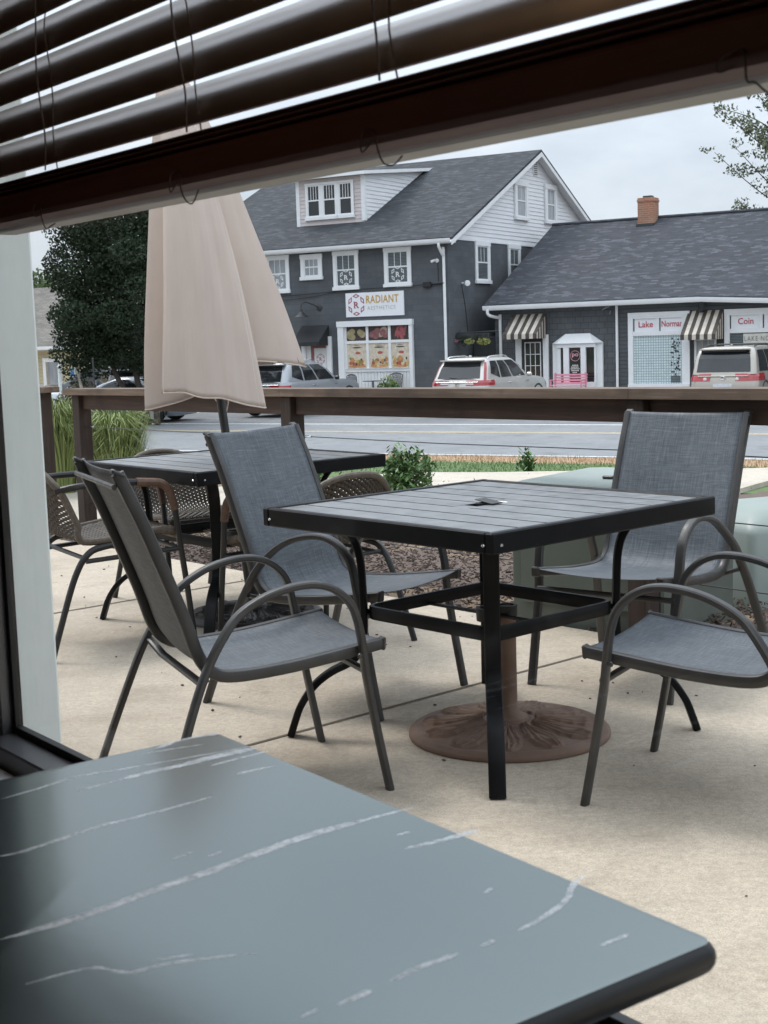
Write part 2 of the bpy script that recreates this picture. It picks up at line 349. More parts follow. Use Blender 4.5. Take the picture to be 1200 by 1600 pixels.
# ------------------------------------------------------------------ mesh helpers
class MB:
    def __init__(s): s.v = []; s.f = []
    def add(s, vs, fs):
        o = len(s.v); s.v += [tuple(v) for v in vs]; s.f += [tuple(i+o for i in f) for f in fs]; return s
    def box(s, c, size, b=0.0, R=None):
        hx, hy, hz = (x/2 for x in size); b = min(b, hx*.9, hy*.9, hz*.9)
        V = []; F = []
        if b <= 0:
            for sx in (-1, 1):
                for sy in (-1, 1):
                    for sz in (-1, 1): V.append(Vector((sx*hx, sy*hy, sz*hz)))
            F = [(0, 1, 3, 2), (4, 6, 7, 5), (0, 4, 5, 1), (2, 3, 7, 6), (0, 2, 6, 4), (1, 5, 7, 3)]
        else:
            idx = {}
            for sx in (-1, 1):
                for sy in (-1, 1):
                    for sz in (-1, 1):
                        for k in range(3):
                            p = [sx*(hx-b), sy*(hy-b), sz*(hz-b)]; p[k] = (sx*hx, sy*hy, sz*hz)[k]
                            idx[(sx, sy, sz, k)] = len(V); V.append(Vector(p))
            q = [(-1, -1), (1, -1), (1, 1), (-1, 1)]
            for k in range(3):
                a, c2 = [(1, 2), (2, 0), (0, 1)][k]
                for s_ in (-1, 1):
                    f = []
                    for (p, r) in q:
                        sg = [0, 0, 0]; sg[k] = s_; sg[a] = p; sg[c2] = r
                        f.append(idx[(*sg, k)])
                    F.append(tuple(f if s_ > 0 else f[::-1]))
            for k in range(3):
                a, c2 = [(1, 2), (2, 0), (0, 1)][k]
                for p in (-1, 1):
                    for r in (-1, 1):
                        def I(sk, kk):
                            sg = [0, 0, 0]; sg[k] = sk; sg[a] = p; sg[c2] = r; return idx[(*sg, kk)]
                        f = [I(-1, a), I(1, a), I(1, c2), I(-1, c2)]
                        F.append(tuple(f if p*r < 0 else f[::-1]))
            for sx in (-1, 1):
                for sy in (-1, 1):
                    for sz in (-1, 1):
                        f = [idx[(sx, sy, sz, k)] for k in range(3)]
                        F.append(tuple(f if sx*sy*sz > 0 else f[::-1]))
        c = Vector(c)
        s.add([(R @ v if R else v)+c for v in V], F); return s
    def sweep(s, pts, side, a, b, n=10, e=2.0, closed=False):
        """flat/oval bar: a = half width along side(fixed vector), b = half thickness"""
        pts = [Vector(p) for p in pts]; side = Vector(side).normalized(); N = len(pts); rings = []
        for i, p in enumerate(pts):
            t = (pts[(i+1) % N]-pts[i-1]) if (closed or 0 < i < N-1) else (pts[1]-pts[0] if i == 0 else pts[-1]-pts[-2])
            t.normalize(); sd_ = (side - t*side.dot(t)).normalized(); nn = t.cross(sd_)
            ring = []
            for k in range(n):
                ph = 2*pi*(k+.5)/n; cx, sx = cos(ph), sin(ph)
                ring.append(p + sd_*(a*math.copysign(abs(cx)**(2/e), cx)) + nn*(b*math.copysign(abs(sx)**(2/e), sx)))
            rings.append(ring)
        return s._rings(rings, closed)
    def tube(s, pts, r, n=8, closed=False):
        pts = [Vector(p) for p in pts]; N = len(pts); rings = []; up_ = None
        for i, p in enumerate(pts):
            t = (pts[(i+1) % N]-pts[i-1]) if (closed or 0 < i < N-1) else (pts[1]-pts[0] if i == 0 else pts[-1]-pts[-2])
            t.normalize()
            if up_ is None: up_ = t.orthogonal().normalized()
            up_ = (up_ - t*up_.dot(t)).normalized(); bn = t.cross(up_)
            rr = r[i] if isinstance(r, (list, tuple)) else r
            rings.append([p + up_*rr*cos(2*pi*k/n) + bn*rr*sin(2*pi*k/n) for k in range(n)])
        return s._rings(rings, closed)
    def _rings(s, rings, closed=False, cap=True):
        n = len(rings[0]); V = [v for r in rings for v in r]; F = []
        m = len(rings)
        for i in range(m if closed else m-1):
            for k in range(n):
                a = i*n+k; b = i*n+(k+1) % n; j = (i+1) % m
                F.append((a, b, j*n+(k+1) % n, j*n+k))
        if cap and not closed:
            F.append(tuple(range(n))[::-1]); F.append(tuple((m-1)*n+k for k in range(n)))
        return s.add(V, F)
    def lathe(s, prof, n=32, c=(0, 0, 0), axis=None):
        R = Matrix.Identity(3) if axis is None else Vector((0, 0, 1)).rotation_difference(Vector(axis)).to_matrix()
        c = Vector(c); V = []; F = []
        m = len(prof)
        for (r, z) in prof:
            for k in range(n): V.append(R @ Vector((r*cos(2*pi*k/n), r*sin(2*pi*k/n), z)) + c)
        for i in range(m-1):
            for k in range(n):
                F.append((i*n+k, i*n+(k+1) % n, (i+1)*n+(k+1) % n, (i+1)*n+k))
        if prof[0][0] > 1e-5: F.append(tuple(range(n))[::-1])
        if prof[-1][0] > 1e-5: F.append(tuple((m-1)*n+k for k in range(n)))
        return s.add(V, F)
    def prism(s, loop_a, loop_b):
        n = len(loop_a); V = list(loop_a)+list(loop_b)
        F = [tuple(range(n))[::-1], tuple(range(n, 2*n))] + [(i, (i+1) % n, n+(i+1) % n, n+i) for i in range(n)]
        return s.add(V, F)
    def grid(s, fn, nu, nv, closed_u=False):
        V = [fn(i/(nu if closed_u else nu-1), j/(nv-1)) for j in range(nv) for i in range(nu)]; F = []
        for j in range(nv-1):
            for i in range(nu if closed_u else nu-1):
                a = j*nu+i; b = j*nu+(i+1) % nu
                F.append((a, b, b+nu, a+nu))
        return s.add(V, F)
    def xf(s, fn): s.v = [tuple(fn(*v)) for v in s.v]; return s
    def build(s, name, m, parent=None, smooth=35, solid=0, fixn=False):
        me = bpy.data.meshes.new(name)
        me.from_pydata(s.v, [], s.f); me.validate(); me.update()
        if fixn:
            bm = bmesh.new(); bm.from_mesh(me); bmesh.ops.recalc_face_normals(bm, faces=bm.faces); bm.to_mesh(me); bm.free()
        if m: me.materials.append(m)
        o = bpy.data.objects.new(name, me); COL.objects.link(o)
        if parent: o.parent = parent
        if smooth:
            me.shade_smooth()
            try: me.set_sharp_from_angle(angle=radians(smooth))
            except Exception: pass
        if solid:
            md = o.modifiers.new('thickness', 'SOLIDIFY'); md.thickness = solid; md.offset = 0
        return o
def tag(o, label=None, cat=None, group=None, kind=None):
    for k, v in (('label', label), ('category', cat), ('group', group), ('kind', kind)):
        if v: o[k] = v
    return o
def thing(name, label, cat, loc=(0, 0, 0), rz=0.0, group=None):
    o = bpy.data.objects.new(name, None); COL.objects.link(o); o.empty_display_size = .1
    o.location = loc; o.rotation_euler = (0, 0, rz)
    return tag(o, label, cat, group)
KIDS = {}
def copy_tree(o, parent=None):
    c = o.copy(); COL.objects.link(c)
    if parent: c.parent = parent
    for ch in [x for x in bpy.data.objects if x.parent == o]: copy_tree(ch, c)
    return c
def spline(pts, n=6, closed=False):
    P = [Vector(p) for p in pts]; N = len(P); out_ = []
    for i in range(N if closed else N-1):
        if closed: p0, p1, p2, p3 = P[i-1], P[i], P[(i+1) % N], P[(i+2) % N]
        else: p0, p1, p2, p3 = P[max(i-1, 0)], P[i], P[i+1], P[min(i+2, N-1)]
        for k in range(n):
            t = k/n
            out_.append(.5*((2*p1)+(p2-p0)*t+(2*p0-5*p1+4*p2-p3)*t*t+(3*p1-p0-3*p2+p3)*t**3))
    if not closed: out_.append(P[-1])
    return out_
def text(body, w, h, pos, m, parent, name='lettering', off=0.0, ex=.004, frame=None, mono=1.0, extra=None):
    """lettering in the plane facing -y, left/bottom corner at pos, scaled to width w and height h"""
    cu = bpy.data.curves.new('t', 'FONT'); cu.body = body; cu.size = 1; cu.extrude = .0; cu.offset = off; cu.resolution_u = 3
    cu.space_character = mono
    ob = bpy.data.objects.new('t', cu); COL.objects.link(ob)
    dg = bpy.context.evaluated_depsgraph_get(); me = bpy.data.meshes.new_from_object(ob.evaluated_get(dg))
    bpy.data.objects.remove(ob)
    xs = [v.co.x for v in me.vertices]; ys = [v.co.y for v in me.vertices]
    x0, x1, y0, y1 = min(xs), max(xs), min(ys), max(ys)
    b = MB()
    vs = [((v.co.x-x0)/(x1-x0)*w, -ex, (v.co.y-y0)/(y1-y0)*h) for v in me.vertices]
    b.add([(v[0]+pos[0], v[1]+pos[1], v[2]+pos[2]) for v in vs], [tuple(p.vertices) for p in me.polygons])
    bpy.data.meshes.remove(me)
    if extra: b.add(extra.v, extra.f)
    if frame: b.xf(frame)
    return b.build(name, m, parent, smooth=0)
def leafcloud(b, blobs, n, size, rng, flat=.0, ratio=.5, surf=.5):
    wsum = [r[1][0]*r[1][1]*r[1][2] for r in blobs]
    for _ in range(n):
        c, r = rng.choices(blobs, wsum)[0]
        d = Vector((rng.gauss(0, 1), rng.gauss(0, 1), rng.gauss(0, 1))).normalized()
        k = rng.random()**(1/3)*(1-surf) + surf*(.75+.33*rng.random()) if surf else rng.random()**(1/3)
        p = Vector(c) + Vector((d.x*r[0], d.y*r[1], d.z*r[2]))*k
        a = Vector((rng.gauss(0, 1), rng.gauss(0, 1), rng.gauss(0, 1)*(1-flat)+flat*.2)).normalized()
        t = a.orthogonal().normalized(); t.rotate(Matrix.Rotation(rng.random()*6.28, 3, a)); q = a.cross(t)
        L = size*(.6+.8*rng.random()); W_ = L*ratio
        b.add([p-t*L/2, p+q*W_/2, p+t*L/2, p-q*W_/2], [(0, 1, 2, 3)])

# frames of reference
A60 = radians(60.2); SE = Vector((sin(A60), -cos(A60), 0)); SN = Vector((cos(A60), sin(A60), 0)); SRZ = -radians(90-60.2)
def st(u, d, z=-1.1): return SE*u + SN*d + Vector((0, 0, z))
Y417 = radians(41.7); E1 = Vector((sin(Y417), -cos(Y417), 0)); E2 = Vector((cos(Y417), sin(Y417), 0)); PRZ = -radians(90-41.7)
TC = Vector((.313, 4.21, 0))
W37 = radians(37.7); WRZ = -radians(90-37.7)
def fence_pt(t): return Vector((1.02, 5.47, 0)) + Vector((-.632, .775, 0))*t

def at(x, y, z):
    """point on the horizontal plane z seen at a pixel of the 1200 x 1600 photograph"""
    d = fw + rt*((x-600)/F_PX) + up*((800-y)/F_PX)
    return Vector((0, 0, EYE)) + d*((z-EYE)/d.z)
# ------------------------------------------------------------------ setting: ground, walks, road
def gz(d):
    if d < 11.2: return -.05
    if d < 24.3: return -.05 - 1.07*(d-11.2)/13.1
    return -1.12
def struct(o): o['kind'] = 'structure'; return o
def strip(name, m, us, ds, dz=0.0, kind='structure', n=1):
    b = MB(); V = []; F = []
    for d in ds:
        for u in us: V.append(st(u, d, gz(d)+dz))
    nu = len(us)
    for j in range(len(ds)-1):
        for i in range(nu-1): F.append((j*nu+i, j*nu+i+1, (j+1)*nu+i+1, (j+1)*nu+i))
    b.add(V, F); o = b.build(name, m, None, smooth=0); o['kind'] = kind; return o
strip('ground', M_DIRT, [-600, -100, -60, -30, 0, 30, 60, 100, 600], [-60, -20, 0, 5, 11.2, 15, 20, 24.3, 40, 60, 100, 700])
strip('grass', M_GRASSG, [-60, -30, 0, 30, 60], [10.5, 11.2, 14, 18.0], .012)
strip('verge', M_STRAW, [-60, -30, 0, 30, 60], [18.0, 21, 24.2], .012)
strip('road', M_ASPH, [-90, -45, 0, 45, 90], [24.3, 30, 33.2], .014)
strip('parking_lot', M_LOT, [-90, -45, 0, 45, 90], [33.2, 36, 60], .010)
strip('edge_line', M_WHITELINE, [-90, 0, 90], [32.75, 32.9], .018)
strip('near_edge_line', M_WHITELINE, [-90, 0, 90], [24.42, 24.53], .018)
strip('centre_line', M_YELLOW, [-90, 0, 90], [30.0, 30.1], .018)
strip('centre_line', M_YELLOW, [-90, 0, 90], [30.22, 30.32], .018)
strip('driveway', M_WALK, [-37, -29], [35.6, 41], .014)
def slab(name, m, pts, z0, z1, kind='structure'):
    b = MB(); b.prism([Vector((p[0], p[1], z0)) for p in pts], [Vector((p[0], p[1], z1)) for p in pts])
    o = b.build(name, m, None, smooth=0, fixn=True); o['kind'] = kind; return o
def tl(a, b_, z=0): return TC + E1*a + E2*b_ + Vector((0, 0, z))
slab('patio', M_CONC, [tl(-9, -6), tl(7, -6), tl(7, 1.34), tl(-9, 1.34)], -.12, 0)
b = MB()
for a in (-.459, -2.875, 1.957, -5.29):
    b.add([tl(a-.007, -6, .0025), tl(a+.007, -6, .0025), tl(a+.007, 1.34, .0025), tl(a-.007, 1.34, .0025)], [(0, 1, 2, 3)])
o = b.build('patio_joints', M_JOINT, None, smooth=0); o['kind'] = 'structure'
WALK = [(-9, 10.0), (-2.5, 9.55), (-1.9, 9.9), (-1.2, 10.2), (.7, 10.1), (2.66, 10.48), (3.04, 11.0), (3.6, 11.5), (6.5, 11.6), (6.5, 12.0), (3.2, 12.05), (.9, 12.45), (.25, 12.7), (-1.6, 11.85), (-9, 12.4)]
strip('driveway', concrete('tan_concrete', (.44, .36, .27), (.52, .43, .33), (.38, .3, .22)), [-3.2, 3.5], [11.9, 14, 18, 23.9], .012)
slab('sidewalk', M_WALK, WALK, -.2, .0)
slab('sidewalk', M_WALK, [st(-60, 41.6), st(-20.6, 41.6), st(-20.6, 47), st(-60, 47)], -1.3, -.98)
slab('sidewalk', M_WALK, [st(-20.6, 43.3), st(30, 43.3), st(30, 47), st(-20.6, 47)], -1.3, -.975)

# mulch bed: uneven sheet with loose chips
rng = random.Random(3)
b = MB()
def mul(u, v):
    p = tl(-8+14*u, 1.335+5.4*v); return p + Vector((0, 0, (-.45 if p.y > 10.6+max(0, p.x-2.4)*.8 else 0) - .035 + .03*(sin(p.x*9.1)*cos(p.y*7.7)*.5+.5*sin(p.x*3.1+p.y*4.3))))
b.grid(mul, 150, 60)
for _ in range(15000):
    a = rng.uniform(-5.5, 1.6); e = 1.36+abs(rng.gauss(0, 1.3))
    p = tl(a, e); p.z = -.012 + rng.random()*.02
    R = Matrix.Rotation(rng.random()*6.28, 3, 'Z') @ Matrix.Rotation(rng.gauss(0, .5), 3, 'X') @ Matrix.Rotation(rng.gauss(0, .4), 3, 'Y')
    L = rng.uniform(.008, .034)
    b.box(p, (L, L*rng.uniform(.15, .4), .004), 0, R)
tag(b.build('mulch', M_CHIP, None, smooth=0), kind='stuff')
# straw and turf blades over the verge
b = MB()
for _ in range(9000):
    d = rng.uniform(17.9, 24.0); u = rng.uniform(-14, 8)
    p = st(u, d, gz(d)); h = rng.uniform(.03, .09); an = rng.random()*6.28; w = .006
    b.add([p+Vector((cos(an)*w, sin(an)*w, 0)), p-Vector((cos(an)*w, sin(an)*w, 0)), p+Vector((rng.gauss(0, .02), rng.gauss(0, .02), h))], [(0, 1, 2)])
tag(b.build('dry_grass_blades', mat('straw_blade', (.34, .24, .13), .9, var=.2, vs=3, island=.5), None, smooth=0), kind='stuff')

b = MB()
for _ in range(14000):
    d = rng.uniform(11.3, 18.3); u = rng.uniform(-12, -1.5)
    p = st(u, d, gz(d)); h = rng.uniform(.02, .06); an = rng.random()*6.28; w = .006
    b.add([p+Vector((cos(an)*w, sin(an)*w, 0)), p-Vector((cos(an)*w, sin(an)*w, 0)), p+Vector((rng.gauss(0, .02), rng.gauss(0, .02), h))], [(0, 1, 2)])
tag(b.build('grass_blades', M_BLADE, None, smooth=0), kind='stuff')

# ------------------------------------------------------------------ the room the photograph is taken from
def wroom(b, name, m, kind='structure'):
    o = b.build(name, m, None, smooth=0); o.rotation_euler = (0, 0, WRZ); o['kind'] = kind; return o
def bx(x0, x1, y0, y1, z0, z1, bev=0.0, b=None):
    b = b or MB(); return b.box(((x0+x1)/2, (y0+y1)/2, (z0+z1)/2), (x1-x0, y1-y0, z1-z0), bev)
wroom(bx(-4.6, -2.475, .91, 1.03, .03, 2.8), 'wall', M_PLASTER)
wroom(bx(-2.475, .68, .91, 1.03, .03, .47), 'wall', M_PLASTER)
wroom(bx(-2.475, .68, .91, 1.03, 2.42, 2.8), 'wall', M_PLASTER)
wroom(bx(.68, 3.4, .91, 1.03, .03, 2.8), 'wall', M_PLASTER)
wroom(bx(-4.8, 3.6, -5.2, -5.0, .03, 2.8), 'wall', M_PLASTER)
wroom(bx(-4.8, -4.6, -5.0, 1.1, .03, 2.8), 'wall', M_PLASTER)
wroom(bx(3.4, 3.6, -5.0, 1.1, .03, 2.8), 'wall', M_PLASTER)
wroom(bx(-4.8, 3.6, -5.2, 1.1, 2.8, 2.95), 'ceiling', M_CEIL)
wroom(bx(-4.8, 3.6, -5.2, 1.1, -.02, .03), 'floor', M_IFLOOR)

win = thing('restaurant_window', 'large fixed restaurant window pane in a dark aluminium frame beside the marbled table', 'window', (0, 0, 0), WRZ)
b = MB()
bx(-2.475, -2.420, .965, 1.003, .47, 2.42, .003, b); bx(.62, .68, .965, 1.003, .47, 2.42, .003, b)
bx(-2.420, .62, .93, 1.003, .47, .522, .003, b); bx(-2.420, .62, .965, 1.003, 2.36, 2.42, .003, b)
b.build('frame', M_ALU, win)
b = MB()
bx(-2.420, -2.408, .988, 1.0035, .535, 2.36, .001, b); bx(-2.420, .62, .988, 1.0035, .522, .535, .001, b)
b.build('gasket', M_GASKET, win)
bx(-2.408, .62, .996, 1.001, .535, 2.36).build('pane', M_GLASS, win, smooth=0)
bx(-2.475, .68, 1.03, 1.08, 1.433, 1.475, .003).build('transom_bar', mat('grey_white_transom', (.42, .42, .40), .6), win)
bx(-2.475, .68, .80, .93, .455, .487, .006).build('sill_board', M_STOOL, win)
b = bx(-2.55, -2.412, .872, .908, .03, 2.5, .006); bx(-2.50, -2.436, .908, .93, .03, 2.5, .003, b); b.build('casing', M_CASING, win)

bl = thing('window_blind', 'dark brown slatted window blind, half raised, with cords hanging over the view', 'blind', (0, 0, 0), WRZ)
b = MB()
NS = 15
for k in range(NS):
    zi = 1.225+(.292+.0585*k+.003)*.917; zo = 1.225+(.345+.0585*k)*.945
    a = Vector((0, .917, zi)); c = Vector((0, .945, zo)); t = (c-a); L = t.length; t.normalize(); nn = Vector((0, -t.z, t.y))
    sec = []
    for j in range(9):
        q = j/8; sec.append(a + t*L*q + nn*(.0082*(1-(2*q-1)**2)))
    low = [p - nn*.0028 for p in sec][::-1]
    loop = sec+low
    sag = random.Random(k).uniform(-.0015, .0015)
    b.prism([p+Vector((-2.385, 0, sag)) for p in loop], [p+Vector((.60, 0, -sag)) for p in loop])
b.build('slats', M_BLIND, bl, smooth=50, fixn=True)
b = MB(); bx(-2.385, .60, .901, .957, 1.4225, 1.463, .006, b); bx(-2.385, .60, .9003, .905, 1.4275, 1.4585, .002, b)
b.build('bottom_rail', M_RAIL, bl)
b = MB()
for k in range(3):
    b.box((-.8925, .929+.0015*((k*7) % 3-1), 1.4675+.0068*k), (2.985, .053, .0034), .0014)
b.build('stacked_slats', M_RAIL, bl)
for i, w in enumerate((-1.97, -1.56, -1.16, -.70, -.25, .2)):
    b = MB(); rg = random.Random(i+5)
    pts = [Vector((w+rg.uniform(-.003, .003)+.010*sin(z*9+i), .905+.004*sin(z*30), z)) for z in [1.485+.05*k for k in range(17)]]
    b.tube(spline(pts, 3), .0013, 6)
    b.tube(spline([p+Vector((.013, .012+.005*sin(p.z*40), 0)) for p in pts], 3), .0011, 6)
    b.build('cord', M_CORD, bl)
    b = MB()
    x = w
    tail = [(x, .93, 1.435), (x-.010, .906, 1.424), (x-.02, .898, 1.416), (x-.014, .896, 1.432), (x+.004, .898, 1.437), (x+.008, .897, 1.412), (x+.014, .9, 1.402), (x+.03, .9, 1.40), (x+.042, .902, 1.408)]
    b.tube(spline([(p[0], p[1], p[2]+rg.uniform(-.004, .006)) for p in tail], 5), .0009, 6)
    b.build('cord_tail', M_CORDB, bl)

# interior table: corner nearest the glass at A, edge to B runs along the window
TZ = .75
A_ = at(340, 1142, TZ); B_ = at(1131, 1470, TZ)
dr_ = (B_-A_); TL = dr_.length; IRZ = atan2(dr_.y, dr_.x)
ld = bpy.data.lights.new('pendant_lamp', 'POINT'); ld.energy = 2.0; ld.color = (1, .6, .32); ld.shadow_soft_size = .07   # the warm lamp glowing on the slats
lo_ = bpy.data.objects.new('pendant_lamp', ld); COL.objects.link(lo_)
lo_.location = Matrix.Rotation(WRZ, 3, 'Z') @ Vector((-1.35, -.15, 2.1))
it = thing('dining_table', 'dark soapstone-look table top with white veins in the foreground', 'table', A_ - Vector((0, 0, TZ)), IRZ)
def rrect(x0, x1, y0, y1, r, n=6):
    P = []
    for (cx, cy, a0) in ((x1-r, y1-r, 0), (x0+r, y1-r, 90), (x0+r, y0+r, 180), (x1-r, y0+r, 270)):
        for k in range(n+1):
            a = radians(a0+90*k/n); P.append((cx+r*cos(a), cy+r*sin(a)))
    return P
b = MB(); rings = []
th = .026
for k in range(8):
    a = pi*k/8 - pi/2
    ins = .009*(1-cos(a)); z = TZ - th/2 + th/2*sin(a)
    rings.append([Vector((x, y, z)) for x, y in rrect(ins, TL-ins, -.82+ins, -ins, .013)])
b._rings(rings, cap=False); b.add(rings[0], [tuple(range(len(rings[0])))[::-1]]); b.build('edge_band', mat('black_edge_band', (.012, .013, .014), .42, spec=.4), it, smooth=50)
b = MB(); b._rings([rings[-1], [Vector((x, y, TZ-.0004)) for x, y in rrect(.005, TL-.005, -.815, -.005, .012)], [Vector((x, y, TZ)) for x, y in rrect(.009, TL-.009, -.811, -.009, .012)]])
b.build('tabletop', M_STONE, it, smooth=50)
top = bpy.data.objects['tabletop']
Minv = Matrix.Rotation(-IRZ, 4, 'Z') @ Matrix.Translation(-A_)
VEINS = [([(0, 1468), (60, 1452), (140, 1428), (200, 1406), (260, 1384), (330, 1361), (400, 1334), (470, 1309), (550, 1286), (645, 1262)], 5, 7),
 ([(0, 1338), (40, 1329), (110, 1306), (160, 1290), (215, 1277), (330, 1245)], 3, 3.2),
 ([(0, 1249), (60, 1232), (120, 1214), (190, 1202), (270, 1188), (395, 1166)], 2.2, 2.2),
 ([(182, 1220), (230, 1207), (290, 1194), (345, 1180), (400, 1169)], 4, 9),
 ([(120, 1236), (180, 1220)], 1.2, 1.2), ([(330, 1196), (420, 1173)], 2, 3),
 ([(243, 1170), (285, 1156), (345, 1146)], 3, 5), ([(222, 1178), (318, 1163)], 1.5, 1.5), ([(370, 1209), (430, 1196)], 2, 2.5),
 ([(633, 1326), (690, 1313), (745, 1297)], 2, 6), ([(810, 1454), (850, 1433), (884, 1406), (893, 1386), (912, 1368)], 3, 3.5),
 ([(528, 1570), (580, 1548)], 2, 3.5), ([(610, 1532), (660, 1510), (718, 1490)], 3, 3), ([(752, 1478), (772, 1469)], 2, 3), ([(938, 1477), (982, 1460)], 1.5, 2),
 ([(40, 1538), (100, 1521), (150, 1512), (200, 1519), (260, 1506), (330, 1496), (400, 1490)], 2, 2.2), ([(268, 1343), (300, 1331)], 1.2, 1.8), ([(326, 1337), (346, 1330)], 2, 2),
 ([(240, 1500), (300, 1492)], 1.5, 2), ([(757, 1395), (768, 1388)], 2, 2), ([(620, 1305), (640, 1300)], 1.5, 2), ([(470, 1590), (500, 1576)], 1.2, 1.8)]
b = MB(); rg = random.Random(11)
for pts, w0, w1 in VEINS:
    P = spline([Minv @ at(x, y, TZ) for x, y in pts], 14)
    n = len(P); L = []; R_ = []; ja = jb = 0.0
    for i, p in enumerate(P):
        t = (P[min(i+1, n-1)]-P[max(i-1, 0)]).normalized(); s_ = Vector((-t.y, t.x, 0)); f = i/(n-1)
        w = (w0+(w1-w0)*f)*.00088*min(1, 6*f+.15, 6*(1-f)+.15)
        ja += rg.gauss(0, .00035); jb += rg.gauss(0, .00035); ja *= .85; jb *= .85
        L.append(p+s_*(w*rg.uniform(.85, 1.15)+ja)); R_.append(p-s_*(w*rg.uniform(.85, 1.15)+jb))
    V = []; F = []
    for i in range(n):
        V += [Vector((L[i].x, L[i].y, TZ+.00008)), Vector((R_[i].x, R_[i].y, TZ+.00008))]
        if i: F.append((2*i-2, 2*i-1, 2*i+1, 2*i))
    b.add(V, F)
b.build('white_veins', M_VEIN, it, smooth=0)
b = MB(); b.lathe([(.035, .03), (.035, .68), (.06, .69)], 20, (TL/2, -.41, 0))
b.box((TL/2, -.41, .703), (.5, .06, .024), .004); b.box((TL/2, -.41, .701), (.06, .5, .024), .004)
b.build('pedestal', M_PEDESTAL, it)
b = MB(); b.box((TL/2, -.41, .05), (.56, .07, .04), .01); b.box((TL/2, -.41, .052), (.07, .56, .04), .01); b.build('foot', M_PEDESTAL, it)

pp = thing('porch_post', 'white painted square porch post just outside the window', 'post', Vector((-.712, 2.95, 0)), WRZ)
b = MB(); bx(-.15, .0, -.13, .0, .0, 2.6, .006, b); b.build('shaft', M_WHITEPOST, pp)

# ------------------------------------------------------------------ patio tables
def make_table():
    t = thing('patio_table', 'square black slatted metal patio table with an empty umbrella hole and four flared legs', 'table', TC, PRZ)
    h = .485; zt = .72
    b = MB()
    for s in (-1, 1):
        b.box((s*(h-.014), 0, zt-.028), (.028, 2*h, .056), .004)
        b.box((0, s*(h-.014), zt-.028), (2*h-.0565, .028, .0555), .004)
    b.build('rim', M_RIM, t)
    b = MB(); n = 8; W_ = (2*h-.06)/n
    for k in range(n):
        y = -h+.03+W_*(k+.5)
        if k in (3, 4):
            for s in (-1, 1): b.box((s*(h/2+.006), y, zt-.010), (h-.048, W_-.009, .012), 0)
        else: b.box((0, y, zt-.010), (2*h-.062, W_-.009, .012), 0)
    for s in (-1, 1):
        b.box((0, s*(W_/2+.034), zt-.0104), (.075, W_-.066, .011), .002)
    b.build('slats', M_BLACK, t)
    b = MB(); b.box((0, 0, zt-.0205), (2*h-.06, 2*h-.06, .004), 0); b.box((0, 0, zt-.03), (2*h-.07, .05, .014), .002); b.box((.24, 0, zt-.03), (.03, 2*h-.07, .013), .002); b.box((-.24, 0, zt-.03), (.03, 2*h-.07, .013), .002)  # first box is an added dark sheet that makes the slat gaps look black
    b.lathe([(.026, -.04), (.032, -.04), (.034, -.002), (.024, -.002), (.024, -.04)], 20, (0, 0, zt)); b.build('bars_and_dark_backing', M_PLASTIC, t)
    b = MB(); b.box((.012, -.005, zt+.004), (.075, .045, .003), .001, Matrix.Rotation(radians(7), 3, 'Y')); b.build('hole_cover', M_PLASTIC, t)
    prof = [(.455, .668), (.425, .64), (.402, .60), (.391, .55), (.387, .48), (.385, .40), (.387, .32), (.40, .268), (.435, .232), (.49, .205), (.545, .163), (.59, .10), (.612, .045), (.626, .003)]
    for sx in (-1, 1):
        for sy in (-1, 1):
            D = Vector((sx, sy, 0)).normalized(); sd_ = Vector((-D.y, D.x, 0))
            b = MB(); b.sweep(spline([D*r+Vector((0, 0, z)) for r, z in prof], 4), sd_, .0235, .0115, 12, 5)
            b.box(D*.43+Vector((0, 0, .668)), (.10, .05, .016), .003, Matrix.Rotation(atan2(D.y, D.x), 3, 'Z'))
            b.lathe([(.0, .0), (.011, .0), (.009, .006), (0, .008)], 10, D*.376+Vector((0, 0, .39)), -D)
            b.build('leg', M_RIM, t)
    for sx, sy, ax in ((-1, -.93, 1), (-1, .93, 1), (.93, -1, 0), (-.93, -1, 0), (.93, 1, 0), (1, -.93, 1)):
        b = MB(); d_ = (math.copysign(1, sx), 0, 0) if ax else (0, math.copysign(1, sy), 0)
        b.lathe([(0, 0), (.005, 0), (.004, .002), (0, .003)], 8, (sx*h, sy*h, zt-.034), d_); b.build('bolt', M_CHROME, t)
    P = rrect(-.268, .268, -.268, .268, .045, 6)
    b = MB(); rg_ = []
    b.sweep([Vector((x, y, .39)) for x, y in P], (0, 0, 1), .0205, .009, 10, 5, closed=True)
    b.build('stretcher_ring', M_RIM, t)
    b = MB()
    b.tube([(-.262, 0, .375), (-.04, 0, .375)], .006, 8); b.tube([(.04, 0, .375), (.262, 0, .375)], .006, 8)
    b.lathe([(.030, .355), (.040, .355), (.042, .395), (.030, .395), (.030, .355)], 24); b.build('pole_ring', M_PLASTIC, t)
    return t
tab = make_table()
far = copy_tree(tab); far.location = (-.665, 6.17, 0); far.rotation_euler = (0, 0, -radians(90-39.5))
far['label'] = 'black slatted patio table with the closed beige umbrella standing through its middle'
for o in (tab, far): o['group'] = 'slatted patio tables'

